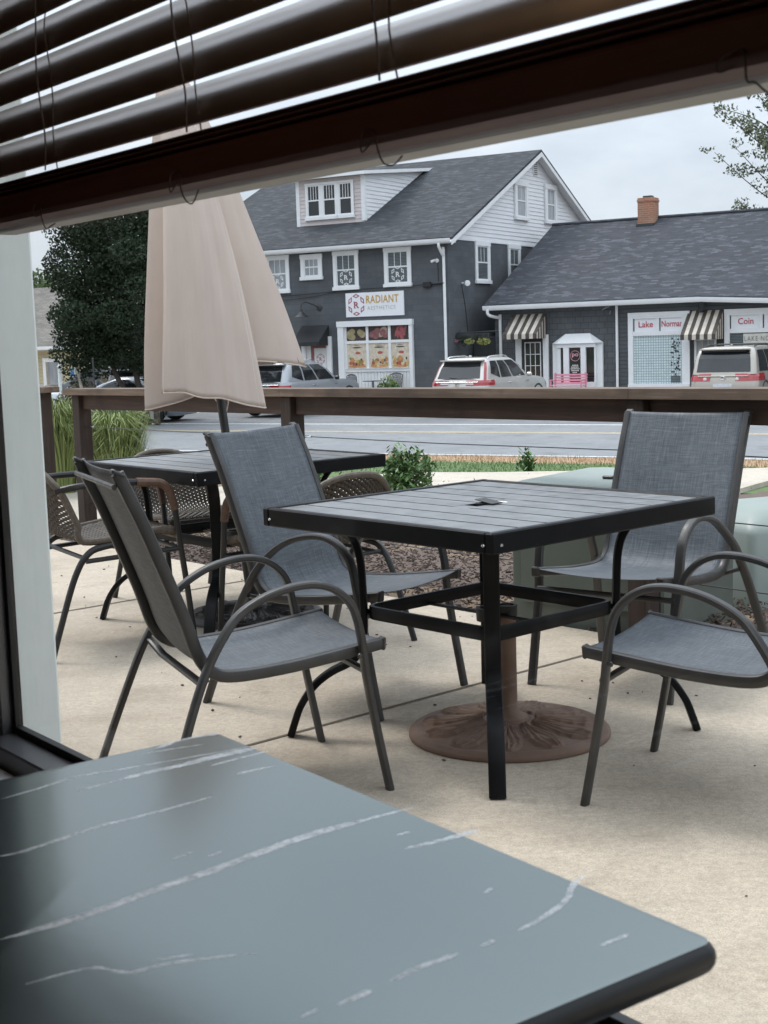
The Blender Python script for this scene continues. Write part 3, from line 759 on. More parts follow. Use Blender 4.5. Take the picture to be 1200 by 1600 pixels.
def make_stand(name, label, loc, m, R=.306, tube_h=.40, rot=0.0, tr=.027, lean=None):
    t = thing(name, label, 'umbrella stand', loc, rot, 'cast umbrella stands')
    b = MB()
    nr, na = 64, 528
    def H_(r, a):
        q = r/R
        h = .018 + .030*max(0, 1-q)**1.0
        k = 11
        sec = (a*k/(2*pi)) % 1.0 - .5
        if .27 < q < .885:
            tq = (q-.27)/.615
            w = .49*(sin(pi*min(1, tq*.86+.10))**.55)*(1-.12*abs(sin(tq*pi*5)))
            d = abs(sec)/max(w, 1e-3)
            if d < 1:
                edge = min(1, (1-d)*5)
                h += edge*(.0065 + .0055*(1-d)**.7 + .0028*cos(2*pi*(d*2.6 - tq*1.6)) - .004*exp(-(abs(sec)/.03)**2) + .004*exp(-((tq-.84)/.08)**2))
        if q > .88: h += .006*(1-((q-.94)/.06)**2)
        if .2 < q < .3: h += .006*sin((q-.2)/.1*pi)
        return h
    def fn(u, v):
        a = 2*pi*u; r = .02+(R-.02)*v; return (r*cos(a), r*sin(a), H_(r, a))
    b.grid(fn, na, nr, True)
    b.lathe([(R, .018), (R+.004, .012), (R+.004, .003), (R-.004, .0)], 72)
    b.build('plate', m, t, smooth=60, fixn=True)
    b = MB(); b.lathe([(.062, .044), (.058, .056), (.04, .064), (tr+.004, .075), (tr, .085), (tr, tube_h)], 24); b.build('tube', m, t)
    b = MB(); b.lathe([(tr+.001, tube_h-.03), (tr+.005, tube_h-.03), (tr+.006, tube_h+.004), (tr-.004, tube_h+.004), (tr-.004, tube_h-.05)], 24)
    b.tube([(tr, 0, tube_h-.05), (tr+.04, 0, tube_h-.05)], .006, 8); b.build('collar', M_PLASTIC, t)
    return t
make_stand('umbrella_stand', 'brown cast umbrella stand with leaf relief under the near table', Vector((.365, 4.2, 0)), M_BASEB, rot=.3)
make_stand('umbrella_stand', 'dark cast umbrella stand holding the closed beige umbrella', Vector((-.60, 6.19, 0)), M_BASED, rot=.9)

# closed umbrella
um = thing('patio_umbrella', 'closed beige canvas umbrella drooping over the far table, its pole leaning slightly', 'umbrella', (-.60, 6.19, 0))
LEAN = Vector((-.108, 0, 1))
b = MB(); b.tube([LEAN*.10, LEAN*1.0, LEAN*2.4], .019, 16); b.build('pole', M_BRONZE, um)
TIPS = [(4, .405, 1.107), (42, .33, 1.12), (96, .21, .905), (140, .33, 1.0), (186, .34, .938), (228, .30, 1.02), (310, .367, .945)]
def canopy(u, v):
    a = u*360
    n = len(TIPS)
    for i in range(n):
        a0, r0_, z0 = TIPS[i]; a1, r1, z1 = TIPS[(i+1) % n]
        aa = a
        if i == n-1:
            a1 += 360
            if aa < a0: aa += 360
        if a0 <= aa <= a1: break
    f = (aa-a0)/(a1-a0)
    deep = {5: .15, 4: .75, 6: .80}.get(i, .5)
    dip = sin(pi*f)**.8
    rr = (r0_*(1-f)+r1*f)*(1-deep*dip*(.25+.75*v))
    zz = (z0*(1-f)+z1*f) + {5: .018, 4: .035, 6: .1}.get(i, .05)*dip
    rr *= 1 + (.036*sin(a*.16+v*3) + .014*sin(a*.37-v*6) + .004*sin(a*1.1+v*13))*min(1, v*1.6)*(1-.25*v)
    zz += .006*sin(a*.16)*dip
    k = .13+.87*v**.82
    top_ = 2.38
    z = top_ + (zz-top_)*v
    twist = radians(a + 5*sin(v*4))
    ax = LEAN*z
    return Vector((ax.x + rr*k*cos(twist), rr*k*sin(twist), z))
b = MB(); b.grid(canopy, 260, 60, True); b.build('canopy', M_BEIGE, um, smooth=70, solid=.003)
b = MB(); b.tube([canopy(i/260, 1.0) for i in range(260)], .0035, 5, True); b.build('hem', M_HEM, um)
for a in (229.5, 306.5, 311.5, 365.5):
    b = MB(); b.tube([canopy(((a % 360)+.01)/360, v/30) for v in range(3, 31)], .0022, 5); b.build('seam', M_HEM, um)
for (a, r, z) in TIPS:
    u_ = (a+.01)/360
    b = MB(); b.tube([canopy(u_, v/14*.985)+Vector((-cos(radians(a+4))*.03, -sin(radians(a+4))*.03, 0)) for v in range(1, 15)], .005, 6); b.build('rib', M_BRONZE, um)
b = MB(); b.lathe([(.03, 0), (.028, .03), (.012, .06), (.0, .075)], 16, LEAN*2.375); b.build('finial', M_BEIGE, um)

# ------------------------------------------------------------------ sling chairs
def make_chair():
    t = thing('sling_chair', 'x', 'chair', (0, 0, 0), 0, 'grey sling chairs around the near table')
    arch = [(.297, .0), (.276, .11), (.256, .22), (.238, .33), (.225, .43), (.213, .49), (.195, .53), (.155, .568), (.10, .588), (.03, .586), (-.045, .566), (-.115, .526), (-.17, .466), (-.213, .395), (-.25, .315), (-.31, .16), (-.368, .0)]
    rail = [(-.398, .912), (-.372, .852), (-.345, .79), (-.316, .715), (-.288, .64), (-.262, .57), (-.24, .505), (-.222, .445), (-.203, .405), (-.178, .380), (-.145, .367), (-.08, .364), (.03, .370), (.13, .381), (.23, .394), (.298, .403)]
    for s in (-1, 1):
        pts = []
        for (y, z) in arch:
            x = .262 if y > -.12 else .262 + (-.12-y)/.248*.085
            if z > .42 and y > -.18: x += .006
            pts.append(Vector((s*x, y, z)))
        b = MB(); b.sweep(spline(pts, 4), (1, 0, 0), .0165, .0105, 12, 3); b.build('leg_frame', M_BRONZE, t)
        b = MB(); b.sweep(spline([Vector((s*.238, y, z)) for y, z in rail], 4), (1, 0, 0), .0135, .0165, 12, 3.2)
        for q in (rail[0], rail[-1]):
            b.box((s*.238, q[0], q[1]), (.031, .012, .036), .004, Matrix.Rotation(radians(62 if q is rail[0] else -5), 3, 'X'))
        b.lathe([(0, 0), (.008, 0), (.006, .004), (0, .005)], 8, (s*.2785, .215, .385), (s, 0, 0)); b.build('side_rail', M_BRONZE, t)
    rs = spline([Vector((0, y, z)) for y, z in rail], 5); n = len(rs)
    def sl(u, v):
        i = min(n-1, v*(n-1)); k = int(i); f = i-k; p = rs[k].lerp(rs[min(k+1, n-1)], f)
        tt = (rs[min(k+1, n-1)]-rs[max(k-1, 0)]).normalized(); nn = Vector((0, -tt.z, tt.y))
        e = 1-(2*u-1)**2
        sag = .013*e*(1 if v > .55 else .9)
        return Vector(((u-.5)*.456, p.y, p.z)) - nn*(-1)*(-sag) + nn*.010*(1 if True else 0)
    b = MB(); b.grid(sl, 15, 60); b.build('sling', M_SLING, t, smooth=80, solid=.0025)
    for ue in (.035, .965):
        for du in (0, .016 if ue < .5 else -.016):
            b = MB(); b.tube([sl(ue+du, v/60)+Vector((0, 0, .0)) for v in range(0, 61)], .0017, 4); b.build('stitching', M_STITCH, t)
    b = MB(); b.tube([(-.262, .243, .335), (.262, .243, .335)], .010, 10); b.build('front_bar', M_BRONZE, t)
    b = MB(); b.sweep([Vector((-.285, -.215, .375)), Vector((-.2, -.2, .345)), Vector((.2, -.2, .345)), Vector((.285, -.215, .375))], (0, 1, 0), .012, .008, 8, 3); b.build('rear_bar', M_BRONZE, t)
    b = MB(); b.tube([(-.238, -.408, .878), (.238, -.408, .878)], .007, 10); b.build('top_bar', M_BRONZE, t)
    return t
ch = make_chair()
CH = [((-.384, 3.822), -66.8, 'grey sling chair seen from behind at the left of the near table'),
      ((-.13, 4.769), 235.4, 'grey sling chair at the far left side of the near table, showing its backrest front'),
      ((.888, 4.866), 142.1, 'grey sling chair beyond the near table, facing it in front of the green cabinets'),
      ((.888, 3.594), 59.2, 'grey sling chair front right of the near table, cut by the photo edge')]
for i, (p, a, l) in enumerate(CH):
    o = ch if i == 0 else copy_tree(ch)
    o.location = (p[0], p[1], 0); o.rotation_euler = (0, 0, radians(a)); o['label'] = l

# ------------------------------------------------------------------ wicker chairs
def make_wicker():
    t = thing('wicker_chair', 'x', 'chair', (0, 0, 0), 0, 'wicker chairs around the far table')
    prof = spline([Vector((0, y, z)) for y, z in [(.25, .405), (.235, .43), (.12, .43), (-.02, .415), (-.13, .412), (-.2, .43), (-.235, .475), (-.256, .53), (-.278, .60), (-.302, .665), (-.315, .70)]], 8)
    n = len(prof)
    def sf(u, v, off=0.0):
        i = min(n-1, v*(n-1)); k = int(i); f = i-k; p = prof[k].lerp(prof[min(k+1, n-1)], f)
        tt = (prof[min(k+1, n-1)]-prof[max(k-1, 0)]).normalized(); nn = Vector((0, -tt.z, tt.y))
        x = 2*u-1; hw = .235
        if v > .5: hw = .235 - .02*((v-.5)/.5)
        arch_ = .085*abs(x)**2.6*max(0, (v-.55)/.45)
        wrap = .075*x*x*min(1, max(0, (v-.42)/.2))
        return Vector((x*hw, p.y+wrap, p.z-arch_)) + nn*off
    b = MB(); nv, nu = 58, 26
    for j in range(nv):
        v0 = (j+.05)/nv; v1 = (j+.95)/nv
        V = []; F = []
        for i in range(2*nu+1):
            u = i/(2*nu); o_ = .0042*(1 if (i//2+j) % 2 else -1)*(0 if i % 2 else 1)
            V += [sf(u, v0, o_), sf(u, v1, o_)]
            if i: F.append((2*i-2, 2*i, 2*i+1, 2*i-1))
        b.add(V, F)
    for i in range(nu):
        u0_ = (i+.22)/nu; u1_ = (i+.78)/nu; V = []; F = []
        for j in range(nv+1):
            v = j/nv; o_ = .0025*(1 if (i+j) % 2 else -1)
            V += [sf(u0_, v, o_), sf(u1_, v, o_)]
            if j: F.append((2*j-2, 2*j-1, 2*j+1, 2*j))
        b.add(V, F)
    b.build('weave', M_WICK, t, smooth=0, solid=.002)
    rim = [sf(0, v) for v in [.14+.86*k/24 for k in range(25)]] + [sf(k/16, 1) for k in range(1, 16)] + [sf(1, 1-.86*k/24) for k in range(25)]
    b = MB(); b.tube(rim, .0135, 10); b.build('back_rim', M_WRAP, t)
    b = MB(); b.tube([sf(0, .16), sf(0, .05), sf(.06, .015)] + [sf(k/10, .01) for k in range(1, 10)] + [sf(.94, .015), sf(1, .05), sf(1, .16)], .017, 10); b.build('seat_rim', M_WRAP, t)
    for s in (-1, 1):
        arm = spline([Vector(p) for p in [(s*.215, -.245, .60), (s*.25, -.16, .615), (s*.262, -.02, .618), (s*.265, .11, .612), (s*.266, .19, .595), (s*.267, .225, .52), (s*.268, .24, .40), (s*.272, .265, .2), (s*.275, .285, 0)]], 6)
        b = MB(); b.tube(arm, .0125, 10); b.build('front_leg', M_TUBE, t)
        b = MB(); b.tube(arm[16:32], .0165, 10); b.build('arm_wrap', M_BROWNWRAP, t)
        b = MB(); b.tube(spline([Vector(p) for p in [(s*.235, .10, .40), (s*.243, -.06, .392), (s*.25, -.14, .37), (s*.254, -.20, .29), (s*.262, -.27, .12), (s*.268, -.315, 0)]], 6), .0125, 10); b.build('rear_leg', M_TUBE, t)
        b = MB(); b.tube([(s*.268, .245, .36), (s*.252, -.15, .345)], .009, 8); b.build('side_bar', M_TUBE, t)
    b = MB(); b.tube([(-.25, -.15, .355), (.25, -.15, .355)], .009, 8); b.tube([(-.267, .243, .36), (.267, .243, .36)], .009, 8); b.build('cross_bar', M_TUBE, t)
    return t
wk = make_wicker()
for i, (x, y, a, l) in enumerate([(-1.18, 5.76, -60, 'wicker armchair at the left of the far table, next to the white post'),
                                  (-.93, 6.68, 217, 'wicker armchair behind the far table, its round back in front of the tall grass'),
                                  (-.30, 5.64, 39.5, 'wicker armchair at the right of the far table, its back towards the bush')]):
    o = wk if i == 0 else copy_tree(wk)
    o.location = (x, y, 0); o.rotation_euler = (0, 0, radians(a)); o['label'] = l
    o.scale = (1, 1, 1.11 if i == 0 else 1)

# ------------------------------------------------------------------ fence
FRZ = atan2(.775, -.632)
def fz(t): return -.0079*t          # the rail drops a little to the left
fe = thing('cable_fence', 'brown stained timber fence with flat cap rail and thin steel cables round the patio', 'fence', fence_pt(0), FRZ)
for t in (-2.42, 0, 2.342, 4.684):
    bx(t-.045, t+.045, -.045, .045, -.15, .955+fz(t), .004).build('post', M_WOODZ, fe)
for t0, t1 in ((-2.42, 0), (0, 2.342), (2.342, 4.684)):
    def sl_(b, a=t0): b.xf(lambda x, y, z: (x, y, z+fz(x))); return b
    sl_(bx(t0+.047, t1-.047, -.030, .012, .862, .955, .003)).build('rail', M_WOODX, fe)
    k0 = .03 if t0 > -2 else 0
    b = MB(); x0, x1 = t0-.045+.001, t1-.045-.002
    if t1 > 4.6: x1 = t1+.11
    sk = .05
    lo = [Vector((x0, -.075, 0)), Vector((x1, -.075, 0)), Vector((x1+(0 if t1 > 4.6 else sk), .075, 0)), Vector((x0+sk, .075, 0))]
    b.prism([p+Vector((0, 0, .957)) for p in lo], [p+Vector((0, 0, .997)) for p in lo]); sl_(b)
    b.build('cap', M_CAPW, fe, fixn=True)
    for z in (.75, .5, .25):
        c = MB(); c.tube([(t0+.045, 0, z+fz(t0)), ((t0+t1)/2, 0, z+fz((t0+t1)/2)-.006), (t1-.045, 0, z+fz(t1))], .0024, 6); c.build('cable', M_STEEL, fe)
        c = MB(); c.tube([(t1-.16, 0, z+fz(t1)), (t1-.05, 0, z+fz(t1))], .006, 8); c.build('turnbuckle', M_CHROME, fe)
f2 = thing('cable_fence', 'short run of brown timber fence at the far left beyond the gap', 'fence', fence_pt(5.27), FRZ)
bx(-.055, .055, -.055, .055, -.15, .925, .004).build('post', M_WOODZ, f2)
bx(-.13, 2.6, -.08, .08, .927, .967, .004).build('cap', M_CAPW, f2)
bx(.057, 2.6, -.02, .02, .83, .925, .003).build('rail', M_WOODX, f2)

# ------------------------------------------------------------------ utility cabinets
def cabinet(label, loc, rz, w, dp, h, seam=True):
    t = thing('utility_cabinet', label, 'utility cabinet', loc, rz, 'green utility cabinets')
    bx(.015, w-.015, .015, dp-.015, -.1, h-.12, .01).build('body', M_GREENSHADE, t)
    b = MB()
    def ring(ins, z, r): return [Vector((x, y, z)) for x, y in rrect(ins, w-ins, ins, dp-ins, r, 5)]
    b._rings([ring(.0, h-.13, .04), ring(0, h-.035, .04), ring(.012, h-.012, .04), ring(.035, h-.002, .05), ring(.09, h+.006, .06), ring(.2, h+.01, .08)])
    b.build('lid', M_GREENBOX, t, smooth=60)
    b = MB(); b.box((w/2, -.002, h*.42), (w*.8, .006, h*.55), .003); b.build('front_panel', M_GREENSHADE, t)
    b = MB(); bx(.02, w-.02, -.0045, .01, h-.145, h-.135, 0, b); bx(-.003, .01, .03, dp-.03, h-.145, h-.135, 0, b); b.build('lid_seam', M_GASKET, t)
    for k in (.22, .78):
        b = MB(); b.box((w*k, -.008, h-.16), (.07, .014, .03), .004); b.build('hinge', M_STEEL, t)
    b = MB(); b.box((w*.55, .16, h+.016), (.05, .018, .014), .004); b.tube([(w*.55+.02, .16, h+.016), (w*.55+.2, .28, h+.02)], .004, 6); b.build('hasp', M_STEEL, t)
    return t
cb = Vector((.52, 5.93, 0))
cabinet('low pale green utility cabinet with a flat lid, behind the near table', cb, atan2(-.61, .79), .74, .72, .60)
# second cabinet with a sloped hood
t = thing('utility_cabinet', 'green utility cabinet with a sloped lid at the right edge of the photo', 'utility cabinet', Vector((1.62, 6.12, 0)), radians(20), 'green utility cabinets')
b = MB()
def rg2(i0, z0, r): return [Vector((x, y, z0)) for x, y in rrect(i0, .95-i0, i0, .62-i0, r, 5)]
b._rings([rg2(0, -.1, .04), rg2(0, .30, .04), rg2(.02, .335, .05), rg2(.10, .395, .07), rg2(.2, .41, .08)])
b.build('body', M_GREENBOX, t, smooth=60)
b = MB(); b.box((.45, -.012, .2), (.07, .02, .1), .004); b.build('latch', M_STEEL, t)

# ------------------------------------------------------------------ plants by the fence
def grass_clump(name, label, cat, loc, n, r, h, m, seed, group=None, w=.006):
    rg = random.Random(seed); t = MB()
    for _ in range(n):
        a = rg.random()*6.28; rr = r*.35*sqrt(rg.random()); p = Vector((rr*cos(a), rr*sin(a), 0))
        aa = a+rg.gauss(0, .5); out_ = r*rg.uniform(.1, .95); hh = h*rg.uniform(.6, 1.1)
        tip = Vector((cos(aa)*out_, sin(aa)*out_, 0))
        pts = [p, p+tip*.2+Vector((0, 0, hh*.55)), p+tip*.55+Vector((0, 0, hh*.92)), p+tip+Vector((0, 0, hh*rg.uniform(.78, 1.0)))]
        sd_ = Vector((-sin(aa), cos(aa), 0))*w
        V = []; F = []
        for i, q in enumerate(pts):
            k = (1, 1, .7, .1)[i]; V += [q-sd_*k, q+sd_*k]
            if i: F.append((2*i-2, 2*i-1, 2*i+1, 2*i))
        t.add(V, F)
    o = t.build(name, m, None, smooth=0); o.location = loc
    return tag(o, label, cat, group)
grass_clump('ornamental_grass', 'tall feathery green ornamental grass behind the left fence post', 'grass clump', (-2.15, 11.3, -.02), 1700, .36, .72, M_PLUME, 1, 'ornamental grass clumps')
grass_clump('ornamental_grass', 'wider ornamental grass clump farther back at the far left fence', 'grass clump', (-2.75, 11.9, -.02), 1500, .38, .8, M_PLUME, 2, 'ornamental grass clumps')
def shrub(label, loc, r, h, n, size, seed, m=None):
    rg = random.Random(seed)
    t = thing('shrub', label, 'shrub', loc, rg.random()*6, 'small shrubs in the mulch bed')
    b = MB(); blobs = [((rg.gauss(0, r*.35), rg.gauss(0, r*.35), h*(.3+.5*rg.random())), (r*.55, r*.55, h*.33)) for _ in range(9)]
    leafcloud(b, blobs, n, size, rg, ratio=.38, surf=.35); 
    for (c, q) in blobs:
        for _ in range(4):
            tip = Vector(c)+Vector((rg.gauss(0, r*.35), rg.gauss(0, r*.35), h*.34))
            for k in range(7):
                p = tip - Vector((0, 0, k*size*.5)); an = rg.random()*6.28; dv = Vector((cos(an), sin(an), .8)).normalized()
                sv = dv.cross(Vector((0, 0, 1))).normalized()*size*.2
                b.add([p, p+dv*size*.5+sv, p+dv*size, p+dv*size*.5-sv], [(0, 1, 2, 3)])
    b.build('foliage', m or M_LEAFS, t, smooth=0)
    b = MB()
    for (c, q) in blobs: b.tube([(0, 0, -.03), (c[0]*.5, c[1]*.5, c[2]*.5), c], .006, 5)
    b.build('stem', M_BARK, t)
    return t
shrub('rounded green leafy bush beyond the near table', (.14, 9.75, -.01), .19, .42, 1500, .05, 4)
shrub('small bright green shrub beside the middle fence post', (-.47, 9.3, -.02), .12, .45, 420, .05, 5)
shrub('low pale sprig at the foot of the fence behind the far table', (-.62, 8.7, -.02), .11, .2, 260, .05, 6)
shrub('tiny green sapling standing on the lawn strip above the green cabinet', (1.42, 13.6, -.22), .07, .26, 50, .07, 8)

# ================================================================== the street
def FR(y0): return lambda a, o, z: (a, y0-o, z)
def SD(x0): return lambda a, o, z: (x0+o, a, z)
def fb(F, m, name, par, *boxes, bev=.004):
    b = MB()
    for (a0, a1, o0, o1, z0, z1) in boxes: bx(a0, a1, o0, o1, z0, z1, bev, b)
    b.xf(F); return b.build(name, m, par, fixn=True)
def window(par, F, a0, a1, z0, z1, tw=.13, lights=3, pane=M_BLINDW, proud=.05, logo=False, upper=.48, low_lights=1, sill=True, tm=M_WHITE):
    w = fb(F, tm, 'window', par, (a0, a0+tw, .0, proud, z0+.002, z1-tw), (a1-tw, a1, .0, proud, z0+.002, z1-tw), (a0-.015, a1+.015, .0, proud+.012, z1-tw, z1), (a0-.03, a1+.03, .0, proud+.04, z0-.03, z0+.09))
    A0, A1, Z0, Z1 = a0+tw, a1-tw, z0+.09, z1-tw
    fb(F, pane, 'pane', w, (A0, A1, .004, .012, Z0, Z1), bev=0)
    zm = Z1-(Z1-Z0)*upper; s = .035
    bs = [(A0, A0+s, .012, .032, Z0, Z1), (A1-s, A1, .012, .032, Z0, Z1), (A0+s, A1-s, .012, .030, Z0, Z0+.05), (A0+s, A1-s, .012, .031, Z1-.04, Z1), (A0+s, A1-s, .012, .036, zm-.025, zm+.025)]
    for i in range(1, lights):
        x = A0+s+(A1-A0-2*s)*i/lights; bs.append((x-.011, x+.011, .012, .024, zm+.025, Z1-.04))
    for i in range(1, low_lights):
        x = A0+s+(A1-A0-2*s)*i/low_lights; bs.append((x-.011, x+.011, .012, .024, Z0+.05, zm-.025))
    fb(F, tm, 'sash', w, *bs, bev=.002)
    if logo:
        hexlogo(F, (A0+A1)/2, .028, Z0+.05+(zm-Z0)*.46, .27, M_WHITELET, w, 'R', M_WHITELET)
    return w
def hexlogo(F, ca, o, cz, r, m, par, letter, m2, lw=.16):
    b = MB()
    for k in range(6):
        an = radians(90+60*k); cx, cz_ = ca+r*.80*cos(an), cz+r*.86*sin(an)
        t = Vector((-sin(an), 0, cos(an))); q = Vector((cos(an), 0, sin(an)))
        L, H_ = r*.42, r*.21
        def rh(s): return [t*L*s, q*H_*s, -t*L*s, -q*H_*s]
        ou = [Vector((cx, o, cz_))+v for v in rh(1)]; inn = [Vector((cx, o, cz_))+v for v in rh(.52)]
        b.add(ou+inn, [(i, (i+1) % 4, 4+(i+1) % 4, 4+i) for i in range(4)])
    b.xf(F); b.build('emblem', m, par, smooth=0)
    h = r*.62; b = MB()
    for (x0, x1, zz) in ((-.5, -.12, -.5), (.12, .52, -.5), (-.5, -.1, .44)):
        bx(ca+x0*h, ca+x1*h, -.006, -.002, cz+zz*h, cz+(zz+.075)*h, 0, b)
    text(letter, h*.92, h, (ca-h*.42, 0, cz-h/2), m2, par, 'emblem_letter', off=.02, frame=lambda x, y, z: F(x, o-y, z), extra=b)
def clap(b, poly, F, z0, z1, step, o0=.004, o1=.02):
    """lap boards clipped to the convex outline poly [(a,z)]"""
    def span(z):
        xs = []
        n = len(poly)
        for i in range(n):
            (ax, az), (bx_, bz) = poly[i], poly[(i+1) % n]
            if (az-z)*(bz-z) <= 0 and az != bz: xs.append(ax+(bx_-ax)*(z-az)/(bz-az))
        return (min(xs), max(xs)) if len(xs) > 1 else None
    z = z0
    while z < z1-.01:
        zt = min(z+step, z1); lo, hi = span(z+.0005), span(zt-.0005)
        if lo and hi:
            V = [F(lo[0], o0, z), F(lo[1], o0, z), F(lo[1], o1, z+.001), F(lo[0], o1, z+.001), F(hi[0], o0, zt), F(hi[1], o0, zt)]
            b.add(V, [(0, 1, 2, 3), (3, 2, 5, 4)])
        z = zt
def gutter(par, F, a0, a1, o, z, name='gutter'):
    b = MB(); prof = [(0, 0), (.10, .0), (.135, .05), (.14, .13), (.125, .13), (.115, .06), (.09, .02), (.012, .02), (.012, .13), (0, .13)]
    b.prism([Vector((a0, o+p[0], z+p[1])) for p in prof], [Vector((a1, o+p[0], z+p[1])) for p in prof])
    b.xf(F); return b.build(name, M_WHITE, par, fixn=True)

# ---- the two-and-a-half storey grey building
B1 = thing('shop_building', 'dark grey two storey shop building with white gable, dormer and a white sign', 'building', st(-21.82, 43.0), SRZ)
LX, DP, EZ, SL = -11.35, 14.8, 5.62, .46
RY = DP/2; RZ = EZ+SL*(RY+.28)
f0 = FR(0); s0 = SD(0)
b = MB(); bx(LX, 0, 0, DP, -.3, 5.62, 0, b); b.build('wall', M_DGREY, B1, smooth=0)
b = MB(); b.prism([Vector((-.05, 0, 5.62)), Vector((-.05, DP, 5.62)), Vector((-.05, RY, RZ-.1))], [Vector((LX, 0, 5.62)), Vector((LX, DP, 5.62)), Vector((LX, RY, RZ-.1))])
gp = [(-.0, 5.6), (DP, 5.6), (RY, RZ-.06)]
b.build('gable_core', M_CLAP, B1, smooth=0, fixn=True)
b = MB(); clap(b, gp, s0, 5.62, RZ-.1, .145, .0, .022); bx(-.004, .03, -.0, DP, 5.57, 5.62, 0, b); b.build('gable_siding', M_CLAP, B1, smooth=0)
# roof slopes as thick slabs with rake boards
def roof_slope(b, x0, x1, yA, zA, yB, zB, th=.09):
    lo = [Vector((x0, yA, zA-th)), Vector((x1, yA, zA-th)), Vector((x1, yB, zB-th)), Vector((x0, yB, zB-th))]
    b.prism(lo, [p+Vector((0, 0, th)) for p in lo])
b = MB(); roof_slope(b, LX-.35, .36, -.36, EZ-.02, RY, RZ+.06); roof_slope(b, LX-.35, .36, DP+.36, EZ-.02, RY, RZ+.06)
rf = b.build('roof', M_ROOF1, B1, smooth=0, fixn=True)
b = MB()
for (ya, yb) in ((-.36, RY), (DP+.36, RY)):
    lo = [Vector((.33, ya, EZ-.28)), Vector((.375, ya, EZ-.28)), Vector((.375, yb, RZ-.2)), Vector((.33, yb, RZ-.2))]
    b.prism(lo, [p+Vector((0, 0, .16)) for p in lo])
    lo = [Vector((.02, ya, EZ-.20)), Vector((.33, ya, EZ-.20)), Vector((.33, yb, RZ-.11)), Vector((.02, yb, RZ-.11))]
    b.prism(lo, [p+Vector((0, 0, .025)) for p in lo])
b.build('rake_board', M_WHITE, B1, smooth=0, fixn=True)
fb(f0, M_WHITE, 'fascia', B1, (LX-.35, .33, .0, .30, 5.42, 5.47), (LX-.35, .33, .30, .345, 5.40, 5.56))
gutter(B1, f0, LX-.3, .34, .347, 5.43)
b = MB(); b.tube(spline([Vector(p) for p in [(-.12, -.40, 5.43), (-.12, -.40, 5.32), (-.12, -.30, 5.2), (-.12, -.12, 5.02), (-.12, -.06, 4.9), (-.12, -.06, .1)]], 5), .05, 10); b.build('downspout', M_WHITE, B1)
# front windows
window(B1, f0, -7.45, -6.42, 4.06, 5.40, pane=M_GLASSL, logo=True)
window(B1, f0, -4.55, -3.51, 4.06, 5.40, logo=True)
window(B1, f0, -2.47, -1.40, 4.07, 5.40, logo=True)
window(B1, f0, -5.92, -5.01, 4.48, 5.36, tw=.15, lights=3, low_lights=3, pane=M_GLASSL)
# side windows
window(B1, s0, 2.12, 3.32, 4.14, 5.60, tw=.17)
window(B1, s0, 4.90, 6.0, 4.14, 5.60, tw=.17, lights=2)
s1_ = SD(.024)
window(B1, s1_, 5.52, 6.72, 6.55, 7.98, tw=.2, lights=2, pane=M_GLASSL, proud=.07)
window(B1, s1_, 8.38, 9.55, 6.55, 8.05, tw=.2, lights=2, pane=M_GLASSL, proud=.07)
bs = [(7.34, 7.72, .02, .05, 8.26, 8.86)]
v = fb(s0, M_WHITE, 'vent', B1, *bs); fb(s0, M_LAMPM, 'vent_slats', v, *[(7.38, 7.68, .05, .062, 8.30+.075*k, 8.335+.075*k) for k in range(7)], bev=0)
# dormer
dx0, dx1, dy = -7.02, -4.13, 1.62
def roof_z(y): return EZ+.07+SL*(y+.36)
zf = roof_z(dy); zt_ = 8.18; ty = (zt_+.30-EZ-.07)/SL-.36 + 1.2
dm = MB()
dmw = [Vector((dx0, dy, zf-.2)), Vector((dx0, dy, zt_)), Vector((dx0, 7.2, zt_+.62)), Vector((dx0, 7.2, zf-.2))]
dm.prism(dmw, [p+Vector((dx1-dx0, 0, 0)) for p in dmw]); do = dm.build('dormer', M_CLAP, B1, smooth=0, fixn=True)
b = MB(); fd = FR(dy); clap(b, [(dx0, zf-.15), (dx1, zf-.15), (dx1, zt_), (dx0, zt_)], fd, zf-.1, zt_, .135, .0, .02); b.build('dormer_siding', M_CLAPP, do, smooth=0)
b = MB(); clap(b, [(dy, zf-.1), (7.2, zf-.1), (7.2, zt_+.62), (dy, zt_)], SD(dx1), zf-.1, zt_+.55, .145, 0, .022); b.build('dormer_siding', M_CLAP, do, smooth=0)
fb(fd, M_WHITE, 'corner_board', do, (dx0-.03, dx0+.12, -.1, .035, zf-.14, zt_), (dx1-.12, dx1+.035, -.1, .036, zf-.05, zt_))
for k in range(3):
    a0 = dx0+.40+k*.69
    window(do, FR(dy-.024), a0, a0+.69, zf+.12, zt_-.14, tw=.085, lights=4, pane=M_GLASSD, proud=.045)
b = MB(); lo = [Vector((dx0-.25, dy-.35, zt_-.02)), Vector((dx1+.25, dy-.35, zt_-.02)), Vector((dx1+.25, 6.9, zt_+.56)), Vector((dx0-.25, 6.9, zt_+.56))]
b.prism(lo, [p+Vector((0, 0, .12)) for p in lo]); b.build('dormer_roof', M_WHITE, do, smooth=0, fixn=True)
